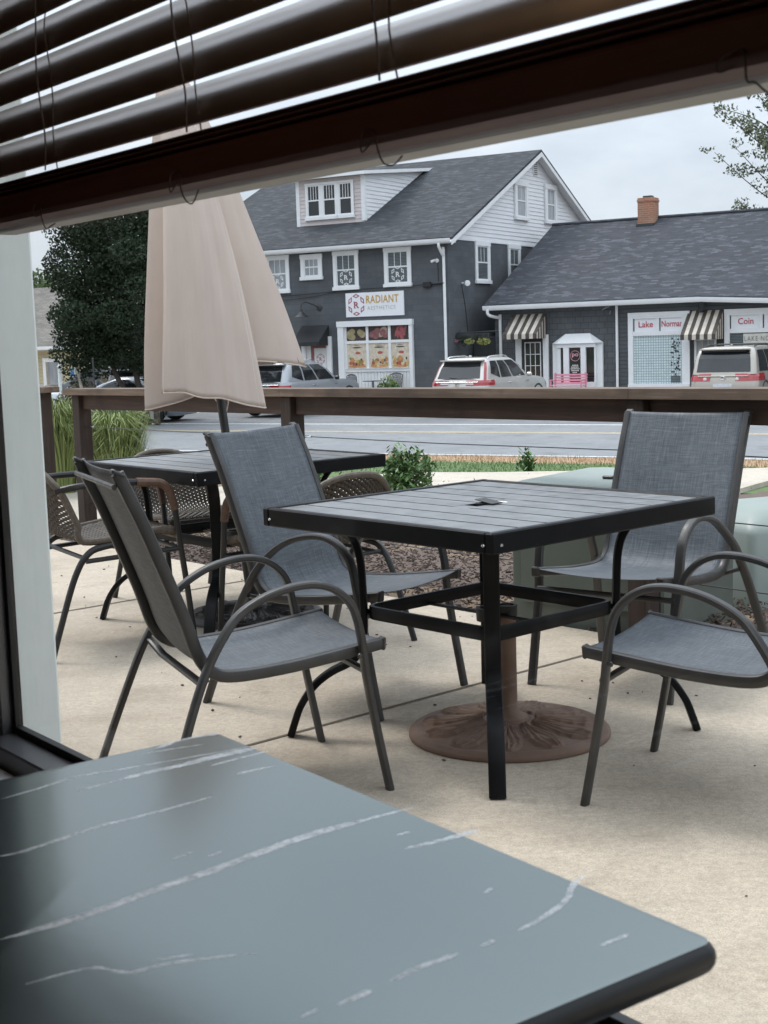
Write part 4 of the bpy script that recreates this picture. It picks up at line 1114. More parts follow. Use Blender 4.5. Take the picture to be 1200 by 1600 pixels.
# shop window
x0, x1, zb, zt_ = -4.41, -1.39, .10, 2.93
sw = fb(f0, M_WHITE, 'shop_window', B1, (x0, x0+.24, .0, .13, zb, zt_-.2), (x1-.13, x1, .0, .13, zb, zt_-.2), (x0-.02, x1+.02, .0, .16, zt_-.2, zt_), (x0+.24, x1-.13, .0, .07, 1.13, 1.24), (x0+.24, x1-.13, .0, .10, 1.235, 1.26),
        (x0+.24, x1-.13, .0, .05, 2.13, 2.23), (x0+.24, x0+.32, .0, .045, 1.26, 2.73), (x1-.18, x1-.13, .0, .045, 1.26, 2.73))
PX = [(-4.09, -3.29), (-3.19, -2.39), (-2.29, -1.57)]
fb(f0, M_WHITE, 'mullion', sw, (-3.29, -3.19, .0, .048, 1.26, 2.73), (-2.39, -2.29, .0, .048, 1.26, 2.73))
bs = [(x0+.24+.13*k, x0+.24+.13*k+.118, .0, .03, zb, 1.13) for k in range(20)]
fb(f0, M_WHITE, 'beadboard', sw, *bs)
M_P = {n: mat(n, c, .6, var=.25, vs=9) for n, c in dict(poster_paper=(.62, .54, .43), poster_orange=(.5, .25, .1), poster_red=(.42, .1, .08), poster_green=(.2, .24, .08), poster_cream=(.66, .5, .28), poster_dark=(.05, .04, .04), poster_yellow=(.55, .38, .1), food_lemon=(.32, .28, .14), food_onion=(.24, .1, .1), food_pepper=(.35, .09, .1), food_shadow=(.05, .035, .03), food_pale=(.42, .33, .24)).items()}
rg = random.Random(21)
for i, (a, c) in enumerate(PX):
    p = fb(f0, M_P['poster_paper'], 'poster', sw, (a, c, .004, .014, 1.27, 2.13), bev=0)
    def blobs(mn, items):
        b = MB()
        for (ca, cz, ra, rz_) in items:
            n = 14; V = [Vector((ca+ra*cos(2*pi*k/n), .0145+.001*i+rg.random()*.006, cz+rz_*sin(2*pi*k/n))) for k in range(n)]
            y = .015+rg.random()*.008
            V = [Vector((q.x, y, q.z)) for q in V]; b.add(V, [tuple(range(n))])
        b.xf(f0); b.build('printed_shape', M_P[mn], p, smooth=0)
    w = c-a
    blobs('poster_orange', [(a+w*.5, 1.33, w*.45, .05)] + [(a+w*rg.uniform(.1, .9), rg.uniform(1.36, 1.62), .07, .08) for _ in range(5)])
    blobs('poster_red', [(a+w*rg.uniform(.1, .9), rg.uniform(1.36, 1.6), .06, .07) for _ in range(5)] + [(a+w*.55, 1.80, .11, .05)])
    blobs('poster_green', [(a+w*rg.uniform(.1, .9), rg.uniform(1.38, 1.66), .045, .05) for _ in range(4)])
    blobs('poster_cream', [(a+w*rg.uniform(.1, .9), rg.uniform(1.36, 1.6), .06, .08) for _ in range(5)])
    blobs('poster_yellow', [(a+w*rg.uniform(.15, .85), rg.uniform(1.36, 1.6), .05, .06) for _ in range(4)])
    blobs('poster_dark', [(a+w*rg.uniform(.15, .85), rg.uniform(1.4, 1.62), .035, .05) for _ in range(4)] + [(a+w*.5, 1.99, w*.24, .022), (a+w*.5, 2.06, w*.17, .008)])
    q = fb(f0, M_P['food_shadow'], 'food_picture', sw, (a, c, .004, .014, 2.23, 2.73), bev=0)
    cols = (('food_lemon', 'food_pale'), ('food_onion', 'food_pale'), ('food_pepper', 'food_onion'))[i]
    for mi, mn in enumerate(cols):
        b = MB()
        for k in range(7 if mi == 0 else 4):
            ca, cz = rg.uniform(a+.1, c-.1), rg.uniform(2.32, 2.66); ra, rb = (.13, .11) if i < 2 else (.05, .2)
            an0 = rg.uniform(-.6, .6); n = 14; y = .016+.002*k+.001*mi
            V = []
            for t_ in range(n):
                ex, ez = ra*cos(2*pi*t_/n), rb*sin(2*pi*t_/n)
                xx = min(c, max(a, ca+ex*cos(an0)-ez*sin(an0))); zz = min(2.73, max(2.23, cz+ex*sin(an0)+ez*cos(an0)))
                V.append(Vector((xx, y, zz)))
            b.add(V, [tuple(range(n))])
        b.xf(f0); b.build('printed_shape', M_P[mn], q, smooth=0)
# signboard
sg = thing('shop_sign', 'white rectangular sign with a red hexagon emblem and gold lettering on the grey wall', 'sign', st(-21.82, 43.0), SRZ)
fb(f0, M_SIGNW, 'board', sg, (-4.07, -1.72, .0, .05, 3.07, 3.91), bev=.008)
hexlogo(f0, -3.63, .056, 3.49, .36, M_MAROON, sg, 'R', M_MAROON)
text('RADIANT', 1.30, .27, (-3.22, -.056, 3.53), M_GOLD, sg, off=.012, mono=1.08)
text('AESTHETICS', 1.13, .13, (-3.18, -.056, 3.30), M_SILVERLET, sg, off=-.004, mono=1.25)
# door with black awning
dr = fb(f0, M_WHITE, 'door_frame', B1, (-5.98, -5.80, .0, .09, .0, 2.2), (-4.93, -4.72, .0, .09, .0, 2.42))
fb(f0, M_REDTRIM, 'door', B1, (-5.60, -4.93, .0, .04, .0, 2.15))
dd = fb(f0, M_WHITE, 'door_panel', dr, (-5.80, -5.605, .0, .05, .0, 2.2), (-5.46, -4.96, .04, .06, .1, 2.02))
hexlogo(f0, -5.19, .064, 1.62, .19, M_MAROON, dr, 'R', M_MAROON)
fb(f0, M_SILVERLET, 'door_notice', dr, *[(-5.40, -5.02, .061, .064, 1.20-.07*k, 1.225-.07*k) for k in range(6)], bev=0)
aw = thing('door_awning', 'plain black cloth awning over the left shop door', 'awning', st(-21.82, 43.0), SRZ)
def awning(par, a0, a1, zt, zb, o, m, val=.12, name='cloth'):
    b = MB()
    A = [Vector((a0, 0, zt)), Vector((a0, o, zb+val)), Vector((a0, o, zb)), Vector((a0, 0, zb))]
    b.prism(A, [p+Vector((a1-a0, 0, 0)) for p in A]); b.xf(f0 if par is aw else F2)
    return b.build(name, m, par, smooth=0, fixn=True)
awning(aw, -5.97, -4.84, 2.83, 2.1, .72, M_AWNB, .14)
# gooseneck lamp, cable, cameras
gl = thing('gooseneck_lamp', 'dark gooseneck wall lamp with bell shade above the black awning', 'lamp', st(-21.82, 43.0), SRZ)
b = MB(); b.lathe([(.0, 0), (.11, 0), (.12, .03), (.05, .06), (0, .06)], 18, (-5.2, 0, 3.46), (0, -1, 0))
b.tube(spline([Vector(p) for p in [(-5.2, -.05, 3.46), (-5.35, -.25, 3.58), (-5.5, -.42, 3.66), (-5.6, -.55, 3.60), (-5.62, -.58, 3.42)]], 6), .022, 8); b.build('arm', M_LAMPM, gl)
b = MB(); b.lathe([(.03, .3), (.05, .29), (.06, .2), (.1, .16), (.17, .08), (.27, .02), (.28, 0), (.26, .0), (.15, .06), (.05, .12)], 24, (-5.62, -.58, 3.13)); b.build('lamp_shade', M_LAMPM, gl)
wc = thing('wall_cable', 'thin dark utility cable running along the grey front wall to a black junction box', 'cable', st(-21.82, 43.0), SRZ)
b = MB(); b.tube(spline([Vector(p) for p in [(-11, -.08, 4.12), (-8.5, -.08, 3.98), (-6.8, -.08, 3.93), (-5, -.08, 3.97), (-3.2, -.08, 4.03), (-.8, -.08, 4.07), (-.1, -.1, 4.1)]], 8), .014, 6)
b.tube(spline([Vector(p) for p in [(-7.6, -.05, 3.72), (-5.6, -.05, 3.84), (-4.4, -.05, 3.98)]], 8), .008, 6); b.build('line', M_PLASTIC, wc)
b = MB(); bx(-.93, -.62, -.14, -.01, 3.97, 4.16, .03, b); bx(-.62, -.2, -.06, -.02, 4.05, 4.08, 0, b); b.build('junction_box', M_PLASTIC, wc)
cm = thing('security_camera', 'small white security camera under the eave next to the downspout', 'camera', st(-21.82, 43.0), SRZ)
b = MB(); b.lathe([(0, 0), (.07, 0), (.07, .03), (0, .04)], 14, (-.40, 0, 4.86), (0, -1, 0)); b.tube([(-.40, -.04, 4.86), (-.44, -.14, 4.85)], .02, 8); b.build('bracket', M_WHITE, cm)
b = MB(); b.tube([(-.44, -.10, 4.87), (-.47, -.28, 4.83)], .045, 12); b.build('camera_body', M_WHITE, cm)
b = MB(); b.tube([(-.38, -.015, 4.83), (-.36, -.015, 4.15)], .008, 6); b.build('wire', M_PLASTIC, cm)
fl = thing('flood_light', 'white flood light on a bracket on the shaded side wall, its wire hanging down', 'lamp', st(-21.82, 43.0), SRZ)
b = MB(); b.tube([(.02, 1.0, 4.1), (.2, .95, 4.1)], .03, 8); b.lathe([(.04, 0), (.09, .06), (.1, .16), (.0, .17)], 14, (.2, .95, 4.1), (.7, -.6, -.1)); b.build('lamp_head', M_WHITE, fl)
b = MB(); b.tube([(.015, 1.0, 4.05), (.015, 1.25, 3.3), (.015, 1.4, 2.4)], .01, 6); b.build('wire', M_PLASTIC, fl)

# ---- alley between the buildings: dark gate with a flower trough on its beam
ga = thing('alley_gate', 'dark board gate closing the alley between the two grey buildings', 'gate', st(-21.70, 44.6), SRZ)
b = MB()
for k in range(11): bx(.02+.075*k, .09+.075*k, 0, .03, .05, 2.15, .003, b)
b.build('boards', M_LAMPM, ga); bx(-.05, .86, -.02, .05, 2.17, 2.24, .004).build('beam', M_LAMPM, ga)
tr_ = thing('flower_trough', 'hanging trough of pink flowers and yellow green leaves across the alley', 'planter', st(-22.0, 43.55), SRZ)
bx(.05, 1.45, -.1, .1, 2.18, 2.36, .01).build('trough', M_LAMPM, tr_); b = MB(); b.tube([(.0, 0, 2.38), (1.75, 0, 2.42)], .02, 8); b.tube([(.3, 0, 2.36), (.3, 0, 2.5)], .01, 6); b.build('bar', M_LAMPM, tr_)
rg = random.Random(31)
for nm, m, c, n in (('pink_flowers', M_PETALP, [((.1, -.1, 2.12), (.2, .14, .09))], 160), ('dark_foliage', M_LEAFD, [((.4, -.05, 2.2), (.4, .15, .16)), ((1.1, -.05, 2.28), (.4, .15, .1)), ((.45, -.1, 2.02), (.12, .1, .14))], 420), ('pale_foliage', M_PETALY, [((.72, -.12, 2.1), (.2, .12, .1)), ((1.25, -.12, 2.08), (.28, .14, .12))], 300)):
    b = MB(); leafcloud(b, c, n, .07, rg, surf=.3); b.build(nm, m, tr_, smooth=0)

# ---- the long low grey building
B2 = thing('row_shop_building', 'long low grey shingled shop building with blue grey roof and white shop windows', 'building', st(-20.9, 44.5), SRZ)
F2 = FR(0)
RX = 18.0
bx(.1, RX, 0, 11.6, -.3, 3.3, 0).build('wall', M_SHINGW, B2, smooth=0)
bx(4.62, RX-.02, -.012, .2, -.2, 3.28, 0).build('lap_siding', M_LAPW, B2, smooth=0)
b = MB(); ey, ez, ry, rz_ = -.42, 3.32, 5.8, 6.33
def eave(x): return (ey, ez) if x < 7.45 else (ey-.30*min(1, (x-7.45)/2.5)*1.0, ez-.145*min(1, (x-7.45)/2.5))
X = [-.12, 7.45, 8.2, 9.2, 9.95, 12, RX]
V = []; 
for x in X: e_ = eave(x); V += [Vector((x, e_[0], e_[1])), Vector((x, ry, rz_)), Vector((x, 12.1, ez))]
V2 = [p-Vector((0, 0, .1)) for p in V]; n = len(V); F = []
for i in range(len(X)-1):
    a, c = 3*i, 3*i+3
    F += [(a, c, c+1, a+1), (a+1, c+1, c+2, a+2), (n+a, n+a+1, n+c+1, n+c), (n+a+1, n+a+2, n+c+2, n+c+1), (a, n+a, n+c, c), (a+2, c+2, n+c+2, n+a+2)]
e = 3*(len(X)-1)
F += [(0, 1, n+1, n), (1, 2, n+2, n+1), (e, n+e, n+e+1, e+1), (e+1, n+e+1, n+e+2, e+2)]
b.add(V+V2, F); rf2 = b.build('roof', M_ROOF2, B2, smooth=0, fixn=True)
b = MB(); b.tube([(-.12, ry, rz_+.02), (RX, ry, rz_+.02)], .07, 6); b.build('ridge_cap', M_ROOF2, rf2)
b = MB(); prof = [(0, 0), (.12, .0), (.15, .06), (.155, .15), (.14, .15), (0, .1)]
rings = []
for x in X: e_ = eave(x); rings.append([Vector((x, e_[0]+.03-p[0], e_[1]-.19+p[1])) for p in prof])
b._rings(rings); b.build('gutter', M_WHITE, B2, smooth=30, fixn=True)
b = MB(); rings = []
for x in X: e_ = eave(x); rings.append([Vector((x, 0, 3.12)), Vector((x, e_[0]+.03, e_[1]-.20)), Vector((x, e_[0]+.03, e_[1]-.17)), Vector((x, 0, 3.16))])
b._rings(rings); b.build('soffit', M_WHITE, B2, smooth=0, fixn=True)
b = MB(); b.tube(spline([Vector(p) for p in [(.06, -.50, 3.16), (.06, -.50, 3.02), (.14, -.42, 2.93), (.3, -.10, 2.86), (.32, -.06, 2.75), (.32, -.06, .1)]], 5), .055, 10); b.build('downspout', M_WHITE, B2)
b = MB(); b.tube([(4.56, -.06, 3.12), (4.56, -.06, .1)], .045, 10); b.build('downspout', M_WHITE, B2)
b = MB(); bx(3.45, 4.05, 5.25, 5.85, 4.9, 7.05, .004, b); bx(3.43, 4.07, 5.23, 5.87, 6.90, 6.99, .004, b); b.build('chimney', M_BRICK, rf2)
chim = bpy.data.objects['chimney']
b = MB(); bx(3.42, 4.08, 5.12, 5.26, 5.8, 6.12, .004, b); bx(3.6, 3.92, 5.4, 5.7, 7.05, 7.13, .01, b); b.build('flashing', M_LAMPM, chim)
b = MB(); b.lathe([(.09, 5.9), (.09, 6.75), (.14, 6.75), (.14, 6.86), (.0, 6.9)], 14, (8.45, 5.7, 0)); b.build('vent_pipe', M_LAMPM, rf2)
# first door and awning
fb(F2, M_WHITE, 'door_frame', B2, (.88, 1.10, 0, .07, .05, 2.12), (1.90, 2.10, 0, .07, .05, 2.12), (.88, 2.10, 0, .08, 2.12, 2.24))
d1 = fb(F2, M_DOORB, 'door', B2, (1.10, 1.90, 0, .04, .05, 2.12))
fb(F2, M_GLASSD, 'pane', d1, (1.24, 1.80, .04, .046, .80, 1.98), bev=0)
bs = [(1.22, 1.25, .046, .062, .78, 2.0), (1.79, 1.82, .046, .062, .78, 2.0), (1.25, 1.79, .046, .061, .78, .81), (1.25, 1.79, .046, .061, 1.97, 2.0)]
for k in (1, 2): bs.append((1.25+.18*k-.01, 1.25+.18*k+.01, .046, .058, .81, 1.97)); bs.append((1.25, 1.79, .046, .057, .81+.387*k-.01, .81+.387*k+.01))
fb(F2, M_WHITE, 'muntins', d1, *bs, bev=0)
text('102', .26, .11, (1.3, -.044, .62), M_WHITELET, d1)
def striped(name, label, a0, a1, zt, zb, o, n, f):
    t = thing(name, label, 'awning', st(-20.9, 44.5), SRZ, 'striped shop awnings')
    for mname, m, par in (('cream_cloth', M_CREAM, 0), ('brown_cloth', M_BROWNST, 1)):
        b = MB(); val = .17
        for k in range(n):
            if k % 2 != (1-par): continue
            x0 = a0+(a1-a0)*k/n; x1 = a0+(a1-a0)*(k+1)/n
            A = [Vector((x0, 0, zt)), Vector((x0, o, zb+val)), Vector((x0, o+.004, zb)), Vector((x0, o-.012, zb)), Vector((x0, o-.012, zb+val-.012)), Vector((x0, 0, zt-.014))]
            b.prism(A, [p+Vector((x1-x0, 0, 0)) for p in A])
        m_ = 8
        for k in range(m_):
            if k % 2 != (1-par): continue
            for xs in (a0, a1):
                o0 = o*k/m_; o1 = o*(k+1)/m_
                def zz(q): return zt+(zb+val-zt)*q/o
                A = [Vector((xs-.006, o0, zz(o0)-.004)), Vector((xs-.006, o1, zz(o1)-.004)), Vector((xs-.006, o1, zb)), Vector((xs-.006, o0, zb))]
                b.prism(A, [p+Vector((.012, 0, 0)) for p in A])
        b.xf(F2); b.build(mname, m, t, smooth=0, fixn=True)
    return t
striped('striped_awning', 'brown and cream striped awning over the narrow glazed door left of the bay window', .78, 2.02, 2.95, 2.12, .85, 9, F2)
striped('striped_awning', 'brown and cream striped awning over the second door, below the wall lantern', 6.98, 8.12, 2.86, 1.93, .9, 9, F2)
# bay window
by = thing('bay_window', 'white bay window with peaked roof and a pink ring sign in its middle pane', 'window', st(-20.9, 44.5), SRZ)
b = MB()
lo = [(2.26, 0), (2.26, .12), (2.5, .34), (3.82, .34), (4.07, .12), (4.07, 0)]
hi = [(2.26, 0), (2.26, .02), (2.72, .03), (3.6, .03), (4.07, .02), (4.07, 0)]
b.prism([Vector((x, o, 1.92)) for x, o in lo], [Vector((x, o, 1.92 if x in (2.26, 4.07) else 2.24)) for x, o in hi]); b.xf(F2); b.build('bay_roof', M_WHITE, by, smooth=0, fixn=True)
fb(F2, M_WHITE, 'bay_frame', by, (2.27, 2.47, 0, .10, .10, 1.92), (3.86, 4.06, 0, .10, .10, 1.92), (2.47, 3.86, 0, .26, .10, .62), (2.47, 3.86, 0, .26, 1.78, 1.92), (2.47, 2.60, .0, .2, .62, 1.78), (2.72, 2.92, 0, .26, .62, 1.78), (3.34, 3.52, 0, .26, .62, 1.78), (3.80, 3.86, 0, .2, .62, 1.78))
fb(F2, M_GLASSD, 'pane', by, (2.60, 2.72, .0, .17, .62, 1.78), (2.92, 3.34, 0, .20, .62, 1.78), (3.52, 3.80, 0, .17, .62, 1.78), bev=0)
b = MB(); b.tube([Vector((3.13+.17*cos(2*pi*k/28), .215, 1.50+.17*sin(2*pi*k/28))) for k in range(28)], .008, 5, True); b.xf(F2); b.build('ring_sign', M_PINKLET, by)
text('po', .23, .14, (3.02, -.212, 1.44), M_PINKLET, by, off=.01)
for k, (w, s_) in enumerate(((.22, 'xxxxxxxx'), (.30, ''), (.34, ''), (.28, ''), (.2, ''))):
    fb(F2, M_WHITELET, 'small_print', by, *[(3.13-w/2+.055*j, 3.13-w/2+.055*j+.04, .201, .204, 1.17-.06*k, 1.20-.06*k) for j in range(int(w/.055))], bev=0)
# big shop window 1
def shopfront(label, a0, a1, tr, low, curtain):
    t = thing('shop_window', label, 'window', st(-20.9, 44.5), SRZ, 'white framed shop windows')
    fb(F2, M_WHITE, 'frame', t, (a0, a0+.17, .0, .09, .48, 2.66), (a1-.26, a1, .0, .09, .48, 2.66), (a0, a1, .0, .1, 2.72, 2.86), (a0+.17, a1-.26, .0, .08, 2.10, 2.24), (a0, a1, .0, .14, .42, .52), (a0, a1, .0, .088, 2.66, 2.72))
    m = (a0+a1)/2-.04
    fb(F2, M_WHITE, 'mullion', t, (m-.06, m+.06, 0, .075, 2.24, 2.66))
    for i, (s_, (p0, p1)) in enumerate(zip(tr, ((a0+.17, m-.06), (m+.06, a1-.26)))):
        q = fb(F2, M_SIGNW, 'transom_pane', t, (p0, p1, .012, .02, 2.24, 2.66), bev=0)
        fb(F2, M_DOORB, 'pane_edge', q, (p0, p0+.035, .02, .024, 2.24, 2.66), bev=0)
        if s_: w = .118*len(s_)+.02; text(s_, min(w, p1-p0-.06), .2, ((p0+p1)/2-min(w, p1-p0-.06)/2+.04, -.026, 2.37), M_REDLET, q, off=.012)
    fb(F2, curtain, 'pane', t, (a0+.17, a1-.26, .008, .016, .52, 2.10), bev=0)
    return t
M_LACE = mat('lace_curtain', (.62, .7, .72), .5, var=.06, vs=4)
def grid_mat():
    m, t, b = base('checked_curtain')
    v = coords(t, combine='wall'); n = nd(t, 'ShaderNodeTexBrick'); lk(t, v, n.inputs['Vector'])
    n.offset = 0
    n.inputs['Color1'].default_value = (.66, .74, .75, 1); n.inputs['Color2'].default_value = (.56, .66, .68, 1); n.inputs['Mortar'].default_value = (.3, .38, .4, 1)
    n.inputs['Scale'].default_value = 1; n.inputs['Brick Width'].default_value = .085; n.inputs['Row Height'].default_value = .085; n.inputs['Mortar Size'].default_value = .012
    lk(t, n.outputs['Color'], b.inputs['Base Color']); b.inputs['Roughness'].default_value = .25
    return m
M_CHECK = grid_mat()
s1 = shopfront('white framed shop window with a checked curtain, red words Lake and Norman above it', 4.95, 7.03, ('Lake', 'Norman'), None, M_CHECK)
bs = [(6.35, 6.6, .02, .03, .56, 1.95)]
q = fb(F2, M_CHECK, 'curtain_panel', s1, (5.14, 6.3, .018, .022, 1.28, 1.32), bev=0)
b = MB(); rg = random.Random(6)
for k in range(46):
    x, z = rg.uniform(6.37, 6.66), rg.uniform(.62, 1.96); bx(x, x+.05, .018, .026, z, z+.05, 0, b)
b.xf(F2); b.build('hanging_wares', M_LAMPM, s1, smooth=0)
fb(F2, M_BLINDW, 'small_card', s1, (6.38, 6.7, .018, .028, .56, .78), bev=0)
s2 = shopfront('white framed shop window with red word Coin and a cream board, right edge', 8.16, 10.55, ('Coin', ''), None, M_BLINDW)
fb(F2, M_CREAMBOARD, 'name_board', s2, (8.76, 10.25, .03, .045, 1.76, 2.07), bev=0)
text('LAKE NORMAN', 1.32, .15, (8.80, -.05, 1.84), M_GREYLET, s2, off=-.004, mono=1.25)
# second door
fb(F2, M_DOORB, 'door_surround', B2, (7.05, 7.16, 0, .05, .05, 1.98), (7.90, 8.14, 0, .05, .05, 1.98), (7.05, 8.14, 0, .05, 1.98, 2.2))
d2 = fb(F2, M_WHITE, 'door', B2, (7.16, 7.90, 0, .035, .05, 1.98))
fb(F2, M_GLASSL, 'pane', d2, (7.24, 7.82, .035, .04, .35, 1.90), bev=0)
fb(F2, M_CREAM, 'muntins', d2, (7.42, 7.45, .04, .05, .35, 1.9), (7.61, 7.64, .04, .05, .35, 1.9), (7.24, 7.82, .04, .049, 1.35, 1.38), bev=0)
ln = thing('wall_lantern', 'old metal wall lantern under the eave above the second striped awning', 'lantern', st(-20.9, 44.5), SRZ)
b = MB(); b.tube(spline([Vector(p) for p in [(7.48, -.02, 3.0), (7.48, -.14, 3.16), (7.48, -.26, 3.2), (7.48, -.26, 3.1)]], 5), .015, 6); b.lathe([(.0, .36), (.13, .30), (.14, .27), (.11, .27), (.07, 0), (0, 0)], 6, (7.48, -.26, 2.78)); b.build('lantern_frame', M_LAMPM, ln)
b = MB(); b.lathe([(.08, .02), (.122, .26)], 6, (7.48, -.26, 2.78)); b.build('lantern_glass', M_GLASSD, ln)
rb = thing('wall_bracket', 'small broken light bracket on the grey wall under the eave by the second downspout', 'bracket', st(-20.9, 44.5), SRZ)
b = MB(); b.tube([(4.05, -.02, 3.0), (4.2, -.12, 3.06), (4.36, -.2, 3.1)], .022, 6); b.tube([(4.3, -.02, 2.85), (4.36, -.1, 2.95)], .012, 6); b.build('arm', M_GLASSL, rb)

# ---- street furniture in front of the shops
pb = thing('pink_bench', 'pink slatted bench in front of the bay window', 'bench', st(-18.35, 43.75, -.975), SRZ)
b = MB()
for k in range(4): bx(0, 1.2, .02*k, .03+.02*k, .46+.09*k, .52+.09*k, .006, b)
b.build('backrest', M_PINK, pb); b = MB()
for k in range(4): bx(0, 1.2, -.42+.105*k, -.34+.105*k, .40, .43, .006, b)
b.build('seat', M_PINK, pb)
for x in (.04, 1.12):
    b = MB(); bx(x, x+.05, -.40, -.36, 0, .60, .005, b); bx(x, x+.05, .0, .05, 0, .84, .005, b); bx(x, x+.05, -.42, .05, .58, .62, .005, b); b.build('side_frame', M_PINK, pb)
def iron_chair(label, loc, rz):
    t = thing('iron_chair', label, 'chair', loc, rz, 'black iron chairs before the shop window')
    b = MB()
    def bk(u, v): return Vector(((u-.5)*.42*(1+.12*v), .22+.08*v, .45+.44*v+.07*(1-(2*u-1)**2)*v))
    for k in range(9):
        b.tube([bk(min(1, max(0, k/8+(v-.5)*.5)), v) for v in (0, .25, .5, .75, 1)], .009, 5)
        b.tube([bk(min(1, max(0, k/8-(v-.5)*.5)), v) for v in (0, .25, .5, .75, 1)], .009, 5)
    b.tube([bk(0, 0), bk(0, 1)], .014, 6); b.tube([bk(1, 0), bk(1, 1)], .014, 6); b.tube([bk(k/8, 1) for k in range(9)], .014, 6)
    b.build('backrest', M_PLASTIC, t)
    b = MB(); b.lathe([(0, .44), (.22, .44), (.23, .455), (.0, .46)], 20); b.build('seat', M_PLASTIC, t)
    for sx in (-1, 1):
        for sy in (-1, 1):
            b = MB(); b.tube([(sx*.16, sy*.16, .44), (sx*.22, sy*.22, 0)], .014, 6); b.build('leg', M_PLASTIC, t)
    return t
iron_chair('black iron lattice-back chair left of the little table before the shop window', st(-25.15, 42.35, -.98), SRZ+2.9)
iron_chair('black iron lattice-back chair half hidden by the potted flowers', st(-23.75, 42.45, -.98), SRZ+.2)
tb = thing('bistro_table', 'small dark round table between the black iron chairs', 'table', st(-24.5, 42.3, -.98), SRZ)
b = MB(); b.lathe([(0, .70), (.36, .70), (.37, .715), (.0, .72)], 28); b.build('tabletop', M_LAMPM, tb)
b = MB(); b.lathe([(.2, 0), (.18, .03), (.03, .06), (.03, .7)], 16); b.build('pedestal', M_LAMPM, tb)
fp = thing('flower_pot', 'terracotta pot of yellow green flowers before the shop window', 'planter', st(-23.7, 41.95, -.98), SRZ)
b = MB(); b.lathe([(.16, 0), (.22, .38), (.25, .38), (.25, .44), (.21, .44), (.2, .36)], 20); b.build('pot', M_BRICK, fp)
b = MB(); rg = random.Random(8); leafcloud(b, [((-.15, 0, .56), (.26, .25, .12)), ((.2, 0, .58), (.22, .22, .14)), ((0, 0, .66), (.2, .2, .16))], 330, .10, rg, surf=.2); b.build('foliage', M_LEAFS, fp, smooth=0)
b = MB(); leafcloud(b, [((0, 0, .7), (.32, .28, .2))], 160, .07, rg, surf=.8); b.build('flowers', M_PETALY, fp, smooth=0)

# ================================================================== cars
NSD, NCR = 13, 5
def cloop(z, yr, yf, w, r, zf=None, wf=None):
    """plan outline at height z: rear side left to right, right side, front, left side"""
    wf = w if wf is None else wf
    C = [((-w, yr), (w, yr)), ((w, yr), (wf, yf)), ((wf, yf), (-wf, yf)), ((-wf, yf), (-w, yr))]
    P = []
    def off(a, c, d):
        v = Vector((c[0]-a[0], c[1]-a[1])); v.normalize(); return Vector(a)+v*d
    for k in range(4):
        a, c = C[k]; p0, p1 = off(a, c, r), off(c, a, r)
        for i in range(NSD): P.append(p0.lerp(p1, i/(NSD-1)))
        nx = C[(k+1) % 4]; q = off(nx[0], nx[1], r); cc = Vector(c)
        for i in range(1, NCR+1):
            t = i/(NCR+1); P.append((1-t)**2*p1 + 2*t*(1-t)*cc + t*t*q)
    return [Vector((p.x, p.y, z if zf is None else zf(p.x, p.y, z))) for p in P]
NL = 4*(NSD+NCR)
def ix(side, s): return side*(NSD+NCR) + s*(NSD-1)
def panel(A, B, i0, i1, t0, t1, off, n=14, m=4, t0b=None, t1b=None):
    def P(i, t):
        k = int(math.floor(i)) % NL; f = i-math.floor(i); j = (k+1) % NL
        return (A[k].lerp(A[j], f)).lerp(B[k].lerp(B[j], f), t)
    b = MB()
    def fn(u, v):
        i = i0+(i1-i0)*u
        ta = t0+((t0b if t0b is not None else t0)-t0)*u; tb_ = t1+((t1b if t1b is not None else t1)-t1)*u
        t = ta+(tb_-ta)*v
        p = P(i, t); du = P(i+.05, t)-P(i-.05, t); dv = P(i, t+.02)-P(i, t-.02)
        nn = du.cross(dv)
        return p + (nn.normalized()*off if nn.length > 1e-9 else Vector())
    b.grid(fn, n, m); return b
